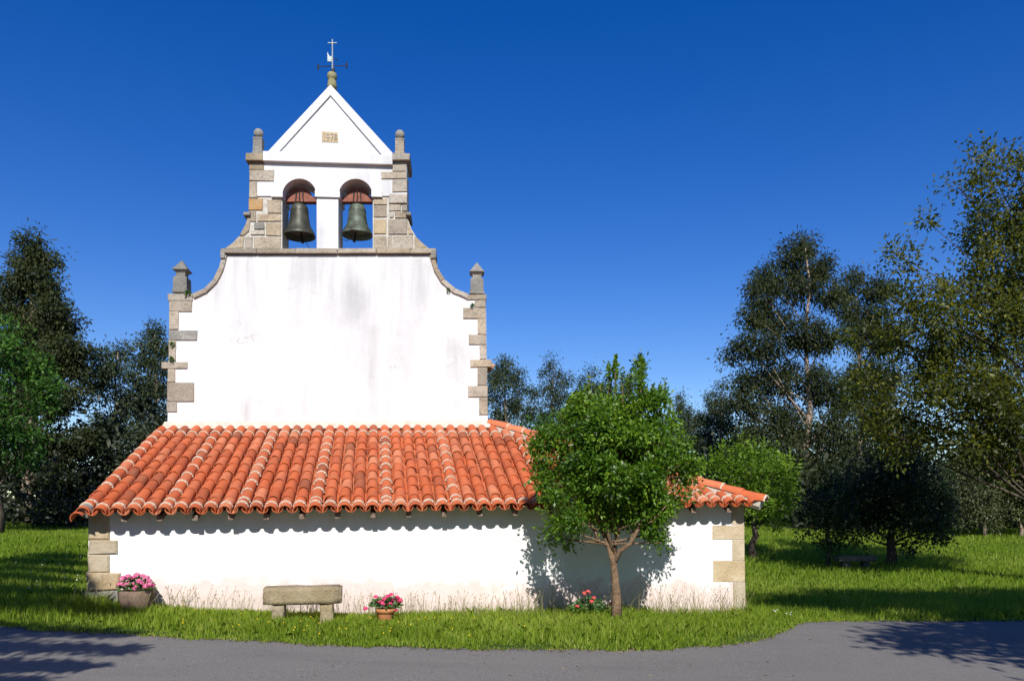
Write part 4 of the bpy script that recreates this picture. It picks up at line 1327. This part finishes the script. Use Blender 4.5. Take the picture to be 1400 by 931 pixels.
shade_tree('roadside tree whose boughs shade the end of the road', 11.5, 1.5, 9.5,
           [((-5.2, .4), 7.3, .55), ((-4.3, .6), 7.7, .8), ((-3.2, .2), 7.2, .9), ((-2.2, .9), 8.0, 1.1), ((-1.0, 0.0), 7.3, 1.2), ((0, .5), 8.2, 1.4), ((1.5, 0), 7.4, 1.4), ((3, .5), 8.0, 1.5),
            ((-4.7, 1.3), 10.5, .8), ((-4.4, 1.3), 10.7, 1.0), ((-2.8, 1.5), 11.6, 1.1), ((-1.2, 1.5), 11.6, 1.2), ((.5, 1.5), 11.6, 1.3), ((2.2, 1.2), 11.6, 1.3), ((-3.0, .2), 8.6, 1.0), ((-1.5, .2), 9.0, 1.2), ((-4, .2), 6.7, .7), ((-2.5, 0), 6.6, .8), ((-3.6, 1.6), 10.4, 1.1), ((-2.0, 1.2), 10.5, 1.2), ((-.5, 1.4), 10.4, 1.3), ((1.2, 1), 10.3, 1.4), ((3.0, 1), 10.2, 1.5), ((4.6, 1), 9.6, 1.5), ((5, .5), 8, 1.5)], 71, k=6.5, per=34)
# conifer with long level boughs beside the road
cnx, cny = -11.0, 2.0
CN = empty('shade_tree', (cnx, cny, gz(cnx, cny)))
tag(CN, 'roadside conifer with long level boughs shading the verge by the planter', 'tree')
tr = MB()
zg = gz(cnx, cny)
tr.tube([(cnx, cny, zg - .2), (cnx + .1, cny, zg + 6), (cnx, cny, zg + 16)], [.32, .22, .03], 9)
Rc = np.random.default_rng(17)
Cc, Ac, Nc, Tc = [], [], [], []
for (zz, tip, dy) in ((4.75, -4.7, 0), (5.35, -4.5, .1), (6.3, -4.4, -.1), (7.15, -5.0, 0), (8.3, -5.6, .2), (9.3, -6.6, 0), (10.4, -7.6, .1), (11.6, -8.2, 0), (12.8, -8.8, 0), (14, -9.6, 0), (5.0, -16, 0), (7, -16, 0), (9, -15, 0), (11, -14, 0)):
    p0 = Vector((cnx, cny, zz + .5)); p1 = Vector((tip, cny + dy, zz - .05)); mdp = p0.lerp(p1, .5) + Vector((0, 0, .12))
    tr.tube([p0, mdp, p1], [.06, .04, .008], 6, False)
    m = 1900
    u = Rc.random(m) ** .7
    q = np.array(p0)[None] * ((1 - u) ** 2)[:, None] + np.array(mdp)[None] * (2 * u * (1 - u))[:, None] + np.array(p1)[None] * (u ** 2)[:, None]
    wd = .42 * (1 - u) ** .6 + .05
    q = q + np.stack([Rc.normal(size=m) * .1, Rc.normal(size=m) * wd * .8, Rc.normal(size=m) * .07 - .1 * np.abs(Rc.normal(size=m)) * wd], -1)
    Cc.append(q); a = Rc.normal(size=(m, 3)); a[:, 0] += np.sign(tip - cnx) * .8; a[:, 2] -= .3
    Ac.append(a); Nc.append(Rc.normal(size=(m, 3)) * .4 + np.array([0, 0, 1])); Tc.append(np.clip(.4 + Rc.normal(size=m) * .2, 0, 1))
Cc, Ac, Nc, Tc = map(np.concatenate, (Cc, Ac, Nc, Tc))
tr.build('trunk', M['bark_dark'], CN, True, recalc=False)
link('crown', quads_mesh('crown', leaf_arrays(Cc, Ac, Nc, .22 * Rc.uniform(.7, 1.2, len(Cc)), .09 * Rc.uniform(.7, 1.2, len(Cc))), len(Cc), 4, Tc), M['leaf_round'], CN)

# unseen wood behind the viewpoint, added to cut sky light on the shaded wall
sp = []
for x in np.arange(-60, 62, 3.0):
    sp.append((x + R9.normal() * .8, -26 + R9.uniform(-4, 4), R9.uniform(12, 17), 4.0))
for y in np.arange(-22, 6, 3.0):
    sp.append((-30 + R9.uniform(-3, 3), y, R9.uniform(10, 15), 4.0)); sp.append((30 + R9.uniform(-3, 3), y, R9.uniform(10, 15), 4.0))
woodland('sky_blocking_wood', 'unseen wood added behind the viewpoint to block low sky light', sp, M['leaf_wood'], 9, 7, 1.0)

# ------------------------------------------------------------------ grass
def lowfreq(x, y):
    return (np.sin(x * .9 + 1.3 * np.sin(y * .5)) + np.sin(y * 1.1 + x * .37 + 2) + np.sin(x * 2.3 - y * 1.9) * .6 + np.sin(x * 4.1 + y * 3.3 + 1) * .4) / 3.0
def wall_y(x):      # plan position of the low wall's face
    return LOW.o.y + (x - LOW.o.x) * math.tan(A_W)
xWL = LOW.w(sWL, 0).x; xWR = LOW.w(sWR, 0).x
def blades(x, y, h, w, R, lean=.45):
    n = len(x)
    z = ground_z(x, y) + .03 * np.sin(x * 1.7 + y) * np.sin(y * 1.3 - x * .4) - .01
    th = R.uniform(0, 2 * np.pi, n)
    # blades mostly show their face towards the road, leaning any way
    sx = np.cos(th) * w * .5; sy = np.sin(th) * w * .5
    la = R.uniform(0, 2 * np.pi, n); lm = np.abs(R.normal(size=n)) * lean * h
    dx = np.cos(la) * lm; dy = np.sin(la) * lm
    b = np.stack([x, y, z], -1); s_ = np.stack([sx, sy, np.zeros(n)], -1)
    midp = b + np.stack([dx * .3, dy * .3, h * .55], -1)
    tip = b + np.stack([dx, dy, h * np.sqrt(np.clip(1 - (lm / np.maximum(h, 1e-6)) ** 2 * .5, .2, 1))], -1)
    return np.stack([b - s_, b + s_, midp + s_ * .75, tip, midp - s_ * .75], 1).reshape(-1, 3)
def sample(n, x0, x1, y0, y1, R, dens):
    x = R.uniform(x0, x1, n); y = R.uniform(y0, y1, n)
    keep = R.random(n) < dens(x, y)
    return x[keep], y[keep]
def outside(x, y):
    inside = (x > xWL - .02) & (x < xWR + .02) & (y > wall_y(x) - .01) & (y < wall_y(x) + 6)
    ok = (y > road_edge(x) - .06 - .05 * np.abs(np.sin(x * 5.3))) & ~inside & ~((x > -8.3) & (x < 0) & (y > 17.5) & (y < 34))
    return ok & (np.abs(x) < .74 * y + 1.5)
Rg = np.random.default_rng(123)
# strip by the road
x, y = sample(118000, -11, 6.5, 9.9, 16, Rg, lambda x, y: outside(x, y) * (y < wall_y(x) + .3) * 1.0)
edge_d = np.clip((y - road_edge(x)) / .7, .5, 1); wall_d = np.clip(1 - (wall_y(x) - y) / 1.0, 0, 1) * ((x > xWL) & (x < xWR))
h1 = (.125 + .05 * lowfreq(x, y) + .10 * wall_d * np.clip((x + 2.5) / 2.5, -.5, 1)) * edge_d * Rg.uniform(.55, 1.35, len(x))
w1 = np.full(len(x), .013) * Rg.uniform(.7, 1.4, len(x))
t1 = np.clip(.48 + .22 * lowfreq(x * 1.3, y * 1.3) + Rg.normal(size=len(x)) * .24 - .12 * (edge_d < .4), 0, 1)
for qx, qy, qr in ((-2.16, 13.0, .26), (-3.15, 12.5, .2), (-4.0, 12.5, .2)):
    h1 = np.where(((x - qx) ** 2 + ((y - qy) * .8) ** 2) < qr ** 2, h1 * .45, h1)
B1 = blades(x, y, h1, w1, Rg)
# open lawn to both sides
def fld(n, x0, x1, y0, y1, pw):
    x, y = sample(n, x0, x1, y0, y1, Rg, lambda x, y: outside(x, y) * np.clip(13.0 / y, 0, 1) ** pw)
    k = (y / 13.0)
    h = (.15 + .05 * lowfreq(x * .6, y * .6)) * Rg.uniform(.6, 1.4, len(x)) * (1 + .12 * (k - 1))
    h = h * np.clip((y - road_edge(x)) / .6, .3, 1)
    w = .014 * k * Rg.uniform(.7, 1.4, len(x))
    t = np.clip(.46 + .15 * lowfreq(x * .5, y * .5) + Rg.normal(size=len(x)) * .2, 0, 1)
    return blades(x, y, h, w, Rg), t
B2_, t2 = fld(360000, -28, xWL + .4, 11, 37, 1.3)
B3_, t3 = fld(900000, xWR - .2, 40, 13, 56, 1.7)
BB = np.concatenate([B1, B2_, B3_]); TT = np.concatenate([t1, t2, t3])
print('blades', len(TT))
gm = quads_mesh('grass', BB, len(TT), 5, TT)
tag(link('grass', gm, M['grass']), 'thick green meadow grass around the chapel and road edge', 'grass', kind='stuff')

# tall seeding stalks along the wall
Rs = np.random.default_rng(5)
ns = 620
xs_ = np.concatenate([Rs.uniform(xWL + 3.2, xWR, ns - 140), Rs.uniform(xWL, xWL + 3.2, 140)])
dist = np.abs(Rs.normal(size=ns)) * .35 + .04
ys_ = wall_y(xs_) - dist
zs_ = ground_z(xs_, ys_)
hh = Rs.uniform(.25, .62, ns) * np.where(xs_ > 0, 1.0, .72)
VV = []; tt = []
for i in range(ns):
    b = np.array([xs_[i], ys_[i], zs_[i]]); l = Rs.normal(size=2) * .10 * hh[i] / .4
    m = b + np.array([l[0] * .35, l[1] * .35, hh[i] * .6]); t = b + np.array([l[0], l[1], hh[i]])
    w = np.array([.0028, 0, 0])
    VV += [b - w, b + w, m + w, m - w]; VV += [m - w, m + w, t + w * .6, t - w * .6]; tt += [.3, .4]
    hd = t + np.array([l[0] * .2, l[1] * .2, .05]); q = np.array([.007, 0, 0])
    VV += [t, (t + hd) / 2 + q, hd, (t + hd) / 2 - q]; tt += [Rs.uniform(.4, 1)]
sm = quads_mesh('seed_stalks', np.array(VV), len(tt), 4, tt)
tag(link('seed_stalks', sm, M['stalk']), 'dry seeding grass stalks standing along the foot of the wall', 'grass', kind='stuff')

# dry leaf litter along the asphalt edge
Rl = np.random.default_rng(77)
nl = 2600
lx_ = Rl.uniform(-9, 12, nl); ly_ = road_edge(lx_) - np.abs(Rl.normal(size=nl)) * .09 + .03
far_ = Rl.random(nl) < .05
ly_ = np.where(far_, road_edge(lx_) - Rl.uniform(0, 2.5, nl), ly_)
Cl = np.stack([lx_, ly_, ground_z(lx_, ly_) + .012], -1)
Al = Rl.normal(size=(nl, 3)); Al[:, 2] *= .15
Nl = Rl.normal(size=(nl, 3)) * .35 + np.array([0, 0, 1])
lme = quads_mesh('leaf_litter', leaf_arrays(Cl, Al, Nl, Rl.uniform(.015, .05, nl), Rl.uniform(.010, .028, nl)), nl, 4, Rl.random(nl))
M['litter'] = mat_leaf('dry_leaf_litter', (.05, .035, .02), (.16, .10, .05), (.34, .26, .15), .8, .1)
tag(link('leaf_litter', lme, M['litter']), 'dry brown leaf litter along the asphalt edge', 'litter', kind='stuff')

# scattered wild flowers
def wildflowers(name, label, pts, mat, r, hgt, seed):
    R = np.random.default_rng(seed); VV = []; tt = []
    for (x, y) in pts:
        z = gz(x, y) + hgt * R.uniform(.7, 1.2); c = np.array([x, y, z])
        nrm = np.array([R.normal() * .3, -.6, .7]); nrm /= np.linalg.norm(nrm)
        u = np.cross(nrm, [1, 0, 0]); u /= np.linalg.norm(u); v = np.cross(nrm, u)
        for k in range(6):
            a = 2 * math.pi * k / 6
            d = u * math.cos(a) + v * math.sin(a); e = -u * math.sin(a) + v * math.cos(a)
            VV += [c, c + d * r * .6 + e * r * .35, c + d * r + nrm * r * .2, c + d * r * .6 - e * r * .35]; tt.append(R.random())
    o = link(name, quads_mesh(name, np.array(VV), len(tt), 4, tt), mat)
    return tag(o, label, 'wildflowers', kind='stuff')
Rf = np.random.default_rng(8)
pts = []
while len(pts) < 46:
    px = np.clip(Rf.normal(430, 120), 250, 900); Y = Rf.uniform(10.6, 13.2)
    x = (px - 700) * Y / F
    if Y > road_edge(x) + .15 and Y < wall_y(x) - .25: pts.append((x, Y))
wildflowers('buttercups', 'tiny yellow buttercups scattered in the grass near the bench', pts, M['petal_yellow'], .012, .16, 1)
pts = []
for px0, y0, sp_, n_ in ((1035, 14.6, .6, 26), (95, 15.0, .9, 22), (60, 17.5, 1.2, 14)):
    for k in range(n_):
        Y = y0 + Rf.normal() * sp_; x = (px0 - 700) * y0 / F + Rf.normal() * .45
        if Y > road_edge(x) + .2 and (x > xWR + .1 or x < xWL - .1): pts.append((x, Y))
wildflowers('daisies', 'tiny white daisies in the lawn beside the corner stones', pts, M['petal_white'], .016, .15, 2)

# ------------------------------------------------------------------ flower pots
def umbel_mesh(name, mat, r, n=44, seed=0):
    R = np.random.default_rng(seed)
    d = unit(R.normal(size=(n, 3))); d[:, 2] = np.abs(d[:, 2]) * .9 - .15
    C = d * r * .75
    A = unit(np.cross(d, R.normal(size=(n, 3)))) + d * .35
    me = quads_mesh(name, leaf_arrays(C - A * r * .25, A, d, np.full(n, r * .62), np.full(n, r * .55)), n, 4, np.clip(.5 + R.normal(size=n) * .28, 0, 1))
    me.materials.append(mat)
    return me
def planter(root, foliage_c, fr, n, Y, heads, umb, hr):
    R = np.random.default_rng(int(abs(foliage_c.x) * 100))
    d = unit(R.normal(size=(n, 3))); d[:, 2] = np.abs(d[:, 2])
    C = np.array(foliage_c) + d * np.array(fr) * (R.random((n, 1)) ** .4)
    me = quads_mesh('foliage', leaf_arrays(C, d + R.normal(size=(n, 3)) * .5, d * .4 + np.array([0, -.5, .8]) + R.normal(size=(n, 3)) * .3, R.uniform(.04, .07, n), R.uniform(.04, .06, n)), n, 4, np.clip(.45 + R.normal(size=n) * .22, 0, 1))
    link('foliage', me, M['flower_leaf'], root)
    for (px, py) in heads:
        c = P(px, py, Y + R.uniform(-.12, .10))
        o = bpy.data.objects.new('blossom', umb); COL.objects.link(o)
        adopt(o, root); sc = R.uniform(.8, 1.25) * hr / .05
        o.location = c; o.rotation_euler = (R.uniform(-.5, .5), R.uniform(-.5, .5), R.uniform(0, 6)); o.scale = (sc, sc, sc)
        st = MB(); st.tube([foliage_c, c.lerp(foliage_c, .4) + Vector((0, 0, .03)), c], [.004, .004, .003], 4)
        st.build('stem', M['flower_leaf'], root)
UP = umbel_mesh('blossom_pink', M['petal_pink'], .05, 46, 1); UH = umbel_mesh('blossom_hot', M['petal_hot'], .05, 46, 2); UC = umbel_mesh('blossom_coral', M['petal_coral'], .05, 40, 3)
# rough brown planter
Y1 = 13.12; c1 = P(187, 824, Y1); g1 = gz(c1.x, Y1)
P1 = empty('flower_pot', (c1.x, Y1, g1)); tag(P1, 'rough brown planter of pale pink geraniums beside the corner stones', 'flower pot', 'geraniums along the wall')
b = MB()
hp = P(187, 807, Y1).z - g1
prof = [(.17, -.05), (.21, .02), (.255, hp * .4), (.275, hp * .75), (.28, hp), (.25, hp + .012), (.235, hp - .03)]
b.lathe((c1.x, Y1, g1), prof, 28)
for v in b.v:
    a = math.atan2(v.y - Y1, v.x - c1.x); v.x += .018 * math.sin(a * 9 + v.z * 60); v.y += .018 * math.cos(a * 8 - v.z * 55)
b.build('pot', M['wicker'], P1, True)
b = MB(); b.lathe((c1.x, Y1, g1), [(.23, hp - .06), (.232, hp - .028)], 20); b.build('soil', M['soil'], P1)
planter(P1, P(186, 805, Y1), (.30, .24, .20), 420, Y1 - .12, [(182, 790), (177, 796), (195, 787), (204, 794), (168, 791), (172, 800), (199, 801), (185, 804), (190, 794), (164, 799), (206, 800), (187, 786), (175, 789), (181, 799), (200, 790), (193, 797)], UP, .062)
# terracotta pot
Y2 = 13.35; c2 = P(527, 845, Y2); g2_ = gz(c2.x, Y2)
P2 = empty('flower_pot', (c2.x, Y2, g2_)); tag(P2, 'orange terracotta pot of hot pink geraniums near the stone bench', 'flower pot', 'geraniums along the wall')
hp = P(527, 831, Y2).z - g2_
b = MB(); b.lathe((c2.x, Y2, g2_), [(.09, -.04), (.11, .02), (.15, hp - .08), (.152, hp - .072), (.172, hp - .07), (.176, hp - .005), (.165, hp), (.15, hp - .02)], 26); b.build('pot', M['terracotta'], P2, True)
b = MB(); b.lathe((c2.x, Y2, g2_), [(.135, hp - .05), (.14, hp - .025)], 20); b.build('soil', M['soil'], P2)
planter(P2, P(528, 829, Y2), (.28, .2, .15), 300, Y2 - .1, [(514, 816), (500, 832), (519, 822), (526, 819), (533, 826), (543, 817), (535, 813), (541, 834), (523, 825), (547, 821), (530, 815), (537, 820)], UH, .052)
# plant by the trunk
Y3 = 13.75; c3 = P(806, 836, Y3); g3 = gz(c3.x, Y3)
P3 = empty('geranium_plant', (c3.x, Y3, g3)); tag(P3, 'sparse coral-red geranium half hidden in grass beside the forked trunk', 'plant', 'geraniums along the wall')
planter(P3, P(804, 834, Y3), (.34, .14, .22), 230, Y3 - .2, [(799, 811), (804, 809), (809, 822), (836, 825), (789, 829), (812, 817)], UC, .05)

# small ferns rooted in the stonework
Rw = np.random.default_rng(44)
for px, py, r, lab in ((258, 403, .16, 'green fern tuft rooted behind the pinnacle base at the coping foot'), (613, 398, .09, 'small green tuft growing halfway along the curved coping'),
                       (646, 419, .10, 'small dark tuft in the joint under the pinnacle pedestal'), (237, 472, .12, 'small fern rooted between the upper corner stones'), (236, 492, .13, 'small fern hanging above the projecting corner stone')):
    c = FAC.px(px, py, .04); n = 60
    d = unit(Rw.normal(size=(n, 3)) + np.array([0, -.5, .5]))
    me = quads_mesh('wall_fern', leaf_arrays(np.array(c) + d * .02, d, Rw.normal(size=(n, 3)) + np.array([0, -1, 1]), r * .6 * Rw.uniform(.5, 1.1, n), np.full(n, r * .15)), n, 4, Rw.uniform(.2, .9, n))
    tag(link('wall_fern', me, M['leaf_left']), lab, 'fern')
